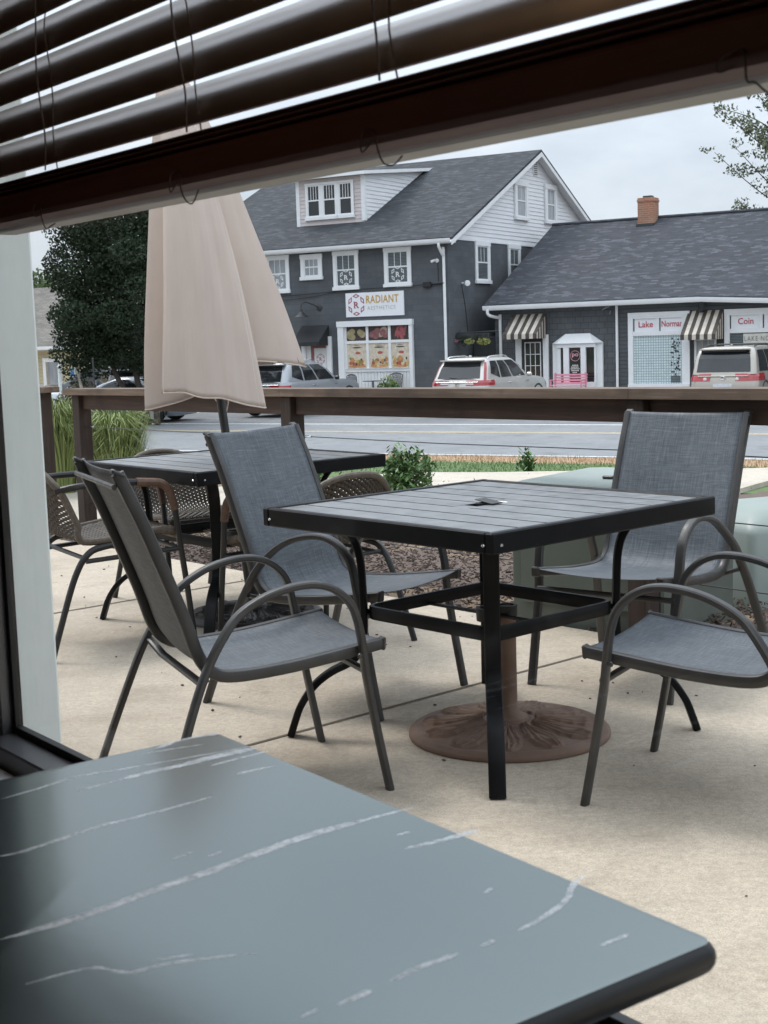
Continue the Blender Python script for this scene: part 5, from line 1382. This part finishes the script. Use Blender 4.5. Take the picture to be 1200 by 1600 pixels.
def car(name, label, loc, rz, paintm, L=4.6, W=1.85, H=1.66, belt=1.05, kind='suv', lights='l', cladding=False, group=None, detail=True, rails=True, cat='car', hatch=False):
    t = thing(name, label, cat, loc, rz, group)
    h = L/2; w = W/2; ck = h*.42                           # windscreen base
    drop = lambda x, y, z: z - max(0, (y-ck)/(h-ck))**1.6*.17 - (0 if kind != 'sedan' else max(0, (-y-h*.62)/(h*.38))**1.5*.02)
    LV = [cloop(.20, -h+.12, h-.12, w-.10, .18), cloop(.36, -h+.02, h-.03, w-.03, .3), cloop(.60, -h, h, w, .34), cloop(.80, -h+.02, h-.02, w-.004, .36, drop), cloop(belt-.09, -h+.06, h-.07, w-.02, .36, drop), cloop(belt, -h+.10, h-.14, w-.055, .34, drop)]
    b = MB(); b._rings(LV, cap=False)
    D = LV[-1]; top = []
    R_ = [D[i] for i in range(NSD, NSD*2+NCR*2)]; Lf = [D[(NSD-1-i) % NL] for i in range(0, NSD+2*NCR)]
    Lf = [D[(-1-i) % NL] for i in range(NSD+2*NCR)]
    Lf = [Vector((-p.x, p.y, p.z)) for p in R_]
    V = []
    for r, l in zip(R_, Lf):
        m_ = (r+l)/2+Vector((0, 0, .035)); V += [r, (r+m_)/2+Vector((0, 0, .012)), m_, (l+m_)/2+Vector((0, 0, .012)), l]
    F = [(5*i+k, 5*i+k+1, 5*i+6+k, 5*i+5+k) for i in range(len(R_)-1) for k in range(4)]
    b.add(V, F)
    b.add(LV[0], [tuple(range(NL))[::-1]])
    if kind == 'suv': g = [(belt-.02, -h+.12, ck+.02, w-.07, .22, w-.09), (belt+(H-belt)*.55, -h+.33, ck-.48, w-.15, .2, w-.16), (H-.085, -h+.50, ck-.86, w-.235, .17, w-.24), (H-.03, -h+.56, ck-.98, w-.31, .18, w-.32), (H, -h+.95, ck-1.3, w-.5, .2, w-.5)]
    elif kind == 'van': g = [(belt-.02, -h+.09, ck+.22, w-.06, .2, w-.10), (belt+(H-belt)*.55, -h+.22, ck-.36, w-.115, .18, w-.16), (H-.085, -h+.34, ck-.80, w-.19, .16, w-.23), (H-.03, -h+.40, ck-.95, w-.27, .17, w-.3), (H, -h+.8, ck-1.3, w-.5, .2, w-.5)]
    else: g = [(belt-.02, -h*.66, ck+.05, w-.08, .2, w-.1), (belt+(H-belt)*.55, -h*.46, ck-.5, w-.16, .2, w-.17), (H-.07, -h*.30, ck-.92, w-.24, .17, w-.25), (H-.02, -h*.26, ck-1.02, w-.32, .18, w-.33), (H, -h*.1, ck-1.2, w-.5, .2, w-.5)]
    G = [cloop(z, yr, yf, a, r, None, wf) for z, yr, yf, a, r, wf in g]
    b._rings(G, cap=False); b.add(G[-1], [tuple(range(NL))])
    b.build('body', paintm, t, smooth=42)
    A, Bm, Bt = G[0], G[1], G[2]
    def two(i0, i1, lo, hi, name, m, off=.006, s0=None, s1=None):
        q = MB()
        x = panel(A, Bm, i0, i1, lo, 1.0, off, m=3, t0b=s0); q.add(x.v, x.f)
        x = panel(Bm, Bt, i0, i1, 0.0, hi, off, m=3, t1b=s1); q.add(x.v, x.f)
        return q.build(name, m, t, smooth=60)
    two(ix(0, -.06), ix(0, 1.06), .14, .86, 'rear_window', M_CARGLASS)
    two(ix(2, -.06), ix(2, 1.06), .10, .92, 'windscreen', M_CARGLASS)
    cuts = {'suv': [(.06, .30, .5), (.335, .60, .12), (.635, .97, .12)], 'van': [(.05, .36, .14), (.39, .66, .12), (.69, .97, .12)], 'sedan': [(.1, .48, .12), (.52, .95, .12)]}[kind]
    for (a, c, lo) in cuts:
        two(ix(1, a), ix(1, c), lo, .90, 'side_window', M_CARGLASS, .005, .12)
        two(ix(3, 1-c), ix(3, 1-a), .12, .90, 'side_window', M_CARGLASS, .005, lo)
    # lamps
    l3, l4, l5 = LV[3], LV[4], LV[5]
    for s in (0, 1):
        def rng_(x0, x1):
            return (ix(0, x0), ix(0, x1)) if s else (ix(0, 1-x1), ix(0, 1-x0))
        if lights == 'l':
            i0, i1 = rng_(.76, 1.56)
            q = panel(l3, l4, i0, i1, .55, 1.0, .012); x = panel(l4, l5, i0, i1, 0, .75, .012); q.add(x.v, x.f)
            lamp = q.build('tail_lamp', M_TAIL, t, smooth=50)
            i0, i1 = rng_(1.22, 1.36)
            q = panel(A, Bm, i0, i1, .0, 1.0, .01, n=5); x = panel(Bm, Bt, i0, i1, 0, .75, .01, n=5); q.add(x.v, x.f); q.build('upper_lens', M_TAIL, lamp, smooth=50)
            i0, i1 = rng_(.74, .98); panel(l3, l4, i0, i1, .72, .95, .017).build('clear_lens', M_TAILW, lamp, smooth=50)
        elif lights == 'w':
            i0, i1 = rng_(.79, 1.60)
            q = panel(l3, l4, i0, i1, .1, 1.0, .012); x = panel(l4, l5, i0, i1, 0, .9, .012); q.add(x.v, x.f)
            lamp = q.build('tail_lamp', M_TAIL, t, smooth=50)
            cc = LV[4][int(ix(0, .86 if s else .14))]
            c = MB(); c.lathe([(0, .0), (.055, .0), (.05, .02), (0, .03)], 14, (cc.x, cc.y-.015, cc.z-.06), (0, -1, .1)); c.build('clear_lens', M_TAILW, lamp)
        else:
            i0, i1 = rng_(.80, 1.47); q = panel(l3, l4, i0, i1, .45, 1.0, .012); q.build('tail_lamp', M_TAIL, t, smooth=50)
        f0_, f1_ = (ix(2, -.42), ix(2, .22)) if not s else (ix(2, .78), ix(2, 1.42))
        panel(l3, l4, f0_, f1_, .35, 1.0, .01).build('headlight', M_TAILW, t, smooth=50)
    yb = -h-.004
    b = MB(); bx(-.27, .27, yb-.004, yb+.03, .60, .74, .004, b); b.build('licence_plate', M_PLATE, t)
    b = MB(); bx(-w*.72, w*.72, -h+.028, -h+.075, belt-.085, belt-.055, .01, b); b.build('rear_trim', M_CHROME if kind != 'van' else paintm, t)
    b = MB()
    if lights == 'l':
        for (x0, x1, z0, z1) in ((-.05, -.034, 0, .075), (.034, .05, 0, .075), (-.036, .036, .03, .044), (-.065, .065, -.018, -.008), (-.065, .065, .083, .092)): bx(x0, x1, -h+.012, -h+.055, .865+z0, .865+z1, 0, b)
    else:
        b.tube([Vector((.075*cos(2*pi*k/20), -h+.02, .90+.05*sin(2*pi*k/20))) for k in range(20)], .007, 5, True); b.tube([Vector((.03*cos(2*pi*k/16), -h+.02, .90+.048*sin(2*pi*k/16))) for k in range(16)], .006, 5, True)
    b.build('emblem', M_CHROME, t)
    if kind in ('suv', 'van'):
        b = MB(); b.sweep([Vector((x, -h+(.46 if kind == 'suv' else .30)-.05*(1-(x/w)**2), H-.075)) for x in [w*.72*(k/6-1) for k in range(13)]], (0, 1, 0), .11, .022, 8, 3); b.build('spoiler', paintm, t)
        b = MB(); b.sweep([Vector((x, -h+(.47 if kind == 'suv' else .25), H-.115)) for x in [w*.62*(k/6-1) for k in range(13)]], (0, 1, 0), .03, .035, 6, 4); b.build('brake_lamp_bar', M_TRIMB, t)
        b = MB(); b.tube([(.08, -h+.13, belt+.03), (-.28, -h+.155, belt+.075)], .012, 6); b.build('wiper', M_TRIMB, t)
        b = MB(); b.box((0, -h+.95, H+.03), (.05, .14, .055), .02); b.build('antenna', paintm, t)
    if rails:
        for s in (-1, 1):
            b = MB(); x = s*(w-.29); b.tube(spline([Vector(p) for p in [(x, -h+.75, H-.045), (x, -h+.9, H+.02), (x, -h+1.6, H+.035), (x, ck-1.35, H+.03), (x, ck-1.15, H-.03)]], 5), .02, 8); b.build('roof_rail', M_CHROME if kind == 'suv' else M_TRIMB, t)
        if kind == 'van':
            for y in (-h+1.2, -h+2.0):
                b = MB(); b.tube([(-(w-.29), y, H+.05), ((w-.29), y, H+.05)], .018, 6); b.build('roof_crossbar', M_TRIMB, t)
    for s in (-1, 1):
        b = MB(); b.box((s*(w+.075), ck-.42, belt+.05), (.17, .10, .13), .04); b.build('mirror', M_TRIMB if cladding else paintm, t)
        for q in (.40, .67):
            p = l4[int(ix(1, q))]; b = MB(); b.box((s*(abs(p.x)+.012), p.y, belt-.13), (.03, .2, .03), .012); b.build('door_handle', M_CHROME, t)
        for y in (-h+.88, h-.92):
            wh = MB(); wh.lathe([(.22, -.11), (.33, -.11), (.355, -.07), (.355, .07), (.33, .11), (.22, .11)], 28, (s*(w-.115), y, .355), (1, 0, 0)); wo = wh.build('wheel', M_TYRE, t)
            c = MB(); c.lathe([(0, .085), (.05, .095), (.19, .07), (.215, .10), (.225, .112)], 28, (s*(w-.115), y, .355), (s, 0, 0))
            c.build('rim', M_RIMW, wo)
            a = MB(); a.sweep([Vector((s*(w-.012), y+.43*cos(x), .355+.43*sin(x))) for x in [pi*(k/16)*1.16-.25 for k in range(17)]], (1, 0, 0), .02, .035, 6, 4); a.build('wheel_arch', M_TRIMB, t)
    if cladding:
        b = MB(); q = panel(LV[0], LV[1], 0, NL, .1, 1.0, .012, n=NL+1, m=3); b.add(q.v, q.f); q = panel(LV[1], LV[2], 0, NL, 0, .55, .012, n=NL+1, m=3); b.add(q.v, q.f); b.build('lower_cladding', M_TRIMB, t, smooth=40)
    if hatch:
        b = MB(); b.prism([Vector((-w*.7, -h+.45, H-.02)), Vector((w*.7, -h+.45, H-.02)), Vector((w*.66, -h-.45, H+.16)), Vector((-w*.66, -h-.45, H+.16))], [Vector((-w*.7, -h+.45, H+.04)), Vector((w*.7, -h+.45, H+.04)), Vector((w*.66, -h-.45, H+.21)), Vector((-w*.66, -h-.45, H+.21))]); b.build('open_tailgate', M_TRIMB, t, fixn=True)
    return t
GC = 'cars parked along the far side of the road'
P_SILV = paint('champagne_paint', (.52, .495, .465)); P_VAN = paint('beige_silver_paint', (.42, .385, .33)); P_GREY = paint('light_silver_paint', (.33, .345, .37))
P_WHITE = paint('white_car_paint', (.66, .7, .72)); P_DARK = paint('dark_grey_paint', (.09, .095, .1)); P_BLK = paint('black_car_paint', (.015, .016, .018)); P_BLUES = paint('blue_silver_paint', (.25, .28, .32))
car('parked_car', 'champagne compact suv with tall red corner lamps parked before the alley', st(-17.82, 37.75), SRZ, P_SILV, 4.6, 1.84, 1.67, 1.06, 'suv', 'l', group=GC)
car('parked_car', 'beige minivan with wide red lamps and dark roof bars at the right', st(-11.1, 41.0), SRZ, P_VAN, 5.0, 1.96, 1.76, 1.02, 'van', 'w', group=GC)
car('parked_car', 'silver suv with black lower body half hidden behind the beige umbrella', st(-24.55, 37.8), SRZ, P_GREY, 4.7, 1.86, 1.66, 1.05, 'suv', 'w2', cladding=True, group=GC, rails=True)
GL = 'cars in the lot at the far left'
def lot(x, Z, z=-1.1): return Vector(((x-600)/F_PX*Z, Z, z))
car('parked_car', 'white car at the far left beside the white post, its windscreen and bonnet showing', lot(38, 44, -1.12), radians(-96), P_WHITE, 4.5, 1.8, 1.48, .98, 'sedan', 's', group=GL, rails=False)
car('parked_car', 'dark grey suv with roof rails in front of the tan house', lot(158, 50, -1.12), radians(80), P_DARK, 4.5, 1.85, 1.72, 1.08, 'suv', 's', group=GL)
car('parked_car', 'black suv with its tailgate raised, seen under the dark tree', lot(203, 47, -1.12), radians(20), P_BLK, 4.5, 1.85, 1.62, 1.06, 'suv', 's', group=GL, hatch=True)
car('parked_car', 'blue silver sedan beneath the dark tree, right of the black suv', lot(200, 43.4, -1.12), radians(75), P_BLUES, 4.5, 1.8, 1.40, .95, 'sedan', 's', group=GL, rails=False)

# ================================================================== left house, posts, trees
hs = thing('tan_house', 'low tan sided house with grey brown roof and white framed glass door', 'house', lot(62, 62, -1.12), radians(-24))
fh = FR(0)
bx(-9, 6.5, 0, 9, -.4, 2.42, 0).build('wall', M_TAN, hs, smooth=0)
b = MB(); lo = [Vector((-9.4, -.45, 2.32)), Vector((6.9, -.45, 2.32)), Vector((5.2, 4.5, 5.1)), Vector((-9.4, 4.5, 5.1))]
b.prism(lo, [p+Vector((0, 0, .1)) for p in lo]); lo = [Vector((6.9, -.45, 2.32)), Vector((6.9, 9.4, 2.32)), Vector((5.2, 4.55, 5.1)), Vector((5.2, 4.5, 5.1))]
b.prism(lo, [p+Vector((0, 0, .1)) for p in lo]); b.build('roof', M_ROOF3, hs, smooth=0, fixn=True)
fb(fh, M_WHITE, 'gutter', hs, (-9.4, 6.9, .45, .57, 2.28, 2.42)); fb(fh, M_CREAM, 'soffit', hs, (-9.4, 6.9, .0, .45, 2.22, 2.28))
dh = fb(fh, M_WHITE, 'door', hs, (.60, .76, 0, .08, 0, 1.92), (1.42, 1.58, 0, .08, 0, 1.92), (.76, 1.42, 0, .08, 1.74, 1.92), (.76, 1.42, .0, .05, 0, .3))
fb(fh, M_GLASSL, 'pane', dh, (.84, 1.34, .02, .04, .3, 1.74), bev=0)
fb(fh, M_WHITE, 'porch_lamp', hs, (-.9, -.4, .0, .14, 1.88, 2.02)); 
sg2 = fb(fh, mat('pale_blue_sign', (.35, .45, .52), .6), 'accessible_sign', hs, (1.98, 2.28, .0, .03, 1.0, 1.5)); fb(fh, mat('blue_sign', (.05, .15, .35), .6), 'sign_symbol', sg2, (2.04, 2.2, .03, .036, 1.12, 1.34))
window(hs, fh, 3.0, 5.6, .75, 2.0, tw=.1, pane=M_GLASSD)
def plainpost(name, label, loc, h, r, m, lean=0.0, cat='post'):
    t = thing(name, label, cat, loc, 0)
    b = MB(); b.tube([(0, 0, -.1), (lean*h, 0, h)], r, 8); b.build('shaft', m, t)
    b = MB(); b.lathe([(r*1.25, 0), (r*1.3, .03), (0, .06)], 10, (lean*h, 0, h)); b.build('top_cap', m, t)
plainpost('bollard', 'white upright post in front of the glass door of the tan house', lot(103, 44, -1.12), 1.75, .055, M_WHITEPOST)
plainpost('leaning_post', 'pale weathered post leaning beside the dark grey suv', lot(146, 41, -1.12), 1.72, .05, M_CREAM, -.16)
plainpost('sign_pole', 'thin dark pole in front of the dark tree and cars', lot(156, 38, -1.12), 2.0, .022, M_LAMPM)
rg = random.Random(15)
hd = thing('brown_hedge', 'dull brown low hedge in front of the cars at the far left', 'hedge', lot(124, 42, -1.12))
b = MB(); leafcloud(b, [((rg.uniform(-.55, .6), rg.gauss(0, .15), .85+rg.uniform(-.3, .22)), (.3, .3, .3)) for _ in range(12)], 2600, .07, rg, surf=.3); b.build('foliage', mat('brown_leaf', (.13, .105, .06), .8, island=.5), hd, smooth=0)
b = MB()
for k in range(7): b.tube([(-.5+.17*k, 0, -.1), (-.5+.17*k+rg.gauss(0, .05), 0, .8)], .015, 5)
b.build('stem', M_BARK, hd)
def tree(name, label, loc, blobs, n, size, m, limbs, seed, ratio=.5, surf=.55, trunk_r=.14, group=None):
    rg = random.Random(seed); t = thing(name, label, 'tree', loc, 0, group)
    b = MB()
    for pts, r in limbs:
        P = spline([Vector(p) for p in pts], 5); k = len(P)
        b.tube(P, [r*(1-.7*i/(k-1)) for i in range(k)], 8)
    b.build('trunk', M_BARK, t)
    b = MB(); leafcloud(b, blobs, n, size, rg, ratio=ratio, surf=surf); b.build('crown', m, t, smooth=0); return t
rg = random.Random(44)
# dark evergreen: crown reaches from x=85 to behind the umbrella
bl_ = []
for _ in range(70):
    a = rg.random()*6.28; z = rg.uniform(1.65, 6.4); f = max(.15, 1-abs((z-3.5)/3.3)**2.2)
    R0 = 2.6*sqrt(f); k = rg.uniform(.25, 1.0)
    bl_.append(((R0*k*cos(a), R0*k*sin(a)*.9, z), (rg.uniform(.38, .8),)*2+(rg.uniform(.3, .6),)))
bl_ += [((.1, 0, 3.4), (2.0, 1.7, 1.75)), ((.2, 0, 5.0), (1.6, 1.4, 1.4)), ((.6, 0, 2.6), (1.7, 1.4, 1.1)), ((-1.0, 0, 2.6), (1.1, 1.0, .9)), ((-.8, 0, 4.6), (1.5, 1.2, 1.5)), ((-.2, 0, 5.7), (1.5, 1.3, .9))]
limbs = [([(0.1, 0, -.1), (.05, 0, .7), (-.35, 0, 1.4), (-.7, -.1, 2.4), (-1.2, 0, 3.6)], .11), ([(.45, .1, -.1), (.35, .1, .7), (.15, .1, 1.6), (.1, 0, 3), (.2, .1, 5)], .12), ([(.75, -.1, -.1), (.7, 0, .7), (.55, .1, 1.6), (.9, .2, 2.8), (1.3, .2, 4)], .10), ([(.2, .2, .3), (.9, .3, 1.6), (1.5, .3, 3)], .07)]
tree('evergreen_tree', 'large dense dark evergreen tree with several trunks beside the umbrella', lot(212, 41, -1.12), bl_, 70000, .11, M_LEAFD, limbs, 9, .5, .45)
bl_ = [((rg.uniform(-3.5, 2.5), rg.uniform(-1, 1), rg.uniform(3.2, 6.0)), (1.1, 1.0, .8)) for _ in range(30)]
tree('maple_tree', 'lighter green broad tree behind the tan house roof at the far left', lot(62, 74, -1.12), bl_, 8000, .22, M_LEAFG, [([(0, 0, -.1), (0, 0, 2), (.3, 0, 4.6)], .22), ([(0, 0, 2), (-1.2, 0, 3.4), (-2.2, 0, 4.6)], .12)], 10, .55, .5)
# sparse light tree over the long roof
bl_ = []; limbs = [([(0, 0, -.1), (0, .1, 3), (.2, 0, 6), (.35, 0, 9.4)], .2)]
for k in range(30):
    z = rg.uniform(5.2, 11.4); a = rg.random()*6.28; ln_ = rg.uniform(1.4, 4.2)*(1-.25*abs(z-7.5)/4)
    tip = Vector((cos(a)*ln_, sin(a)*ln_, z+rg.uniform(.2, 1.1)))
    limbs.append(([(.15, 0, z-1.3), (tip.x*.45, tip.y*.45, z-.3), tuple(tip)], .03))
    for q in (.45, .6, .75, .9, 1.02):
        p = Vector((0.15, 0, z-1.3)).lerp(tip, q); bl_.append(((p.x+rg.gauss(0, .15), p.y+rg.gauss(0, .15), p.z+rg.gauss(0, .12)), (rg.uniform(.22, .5), rg.uniform(.22, .5), rg.uniform(.15, .32))))
tree('birch_tree', 'airy light tree rising behind the long roof at the right edge of the photo', Vector((16.3, 56.5, -1.12)), bl_, 6000, .14, M_LEAFP, limbs, 12, .5, .0)
rg = random.Random(71)
tl_ = MB(); leafcloud(tl_, [((-90+6*k+rg.gauss(0, 2), 150+rg.gauss(0, 8), 3+rg.gauss(0, 1.2)), (5, 4, 4+rg.random()*2)) for k in range(12)], 9000, .7, rg, surf=.6)
tag(tl_.build('distant_woods', M_LEAFG, None, smooth=0), kind='stuff')

# crumbs, leaf bits and grit lying on the patio
rg = random.Random(90); b = MB()
for _ in range(80):
    a, e = rg.uniform(-4, 1.6), 1.3-abs(rg.gauss(0, 1.1))
    p = tl(a, e, .0035); L = rg.uniform(.004, .014); R = Matrix.Rotation(rg.random()*6.28, 3, 'Z') @ Matrix.Rotation(rg.gauss(0, .25), 3, 'X')
    b.box(p, (L, L*rg.uniform(.3, .7), .003), 0, R)
tag(b.build('leaf_litter', M_CHIP, None, smooth=0), kind='stuff')
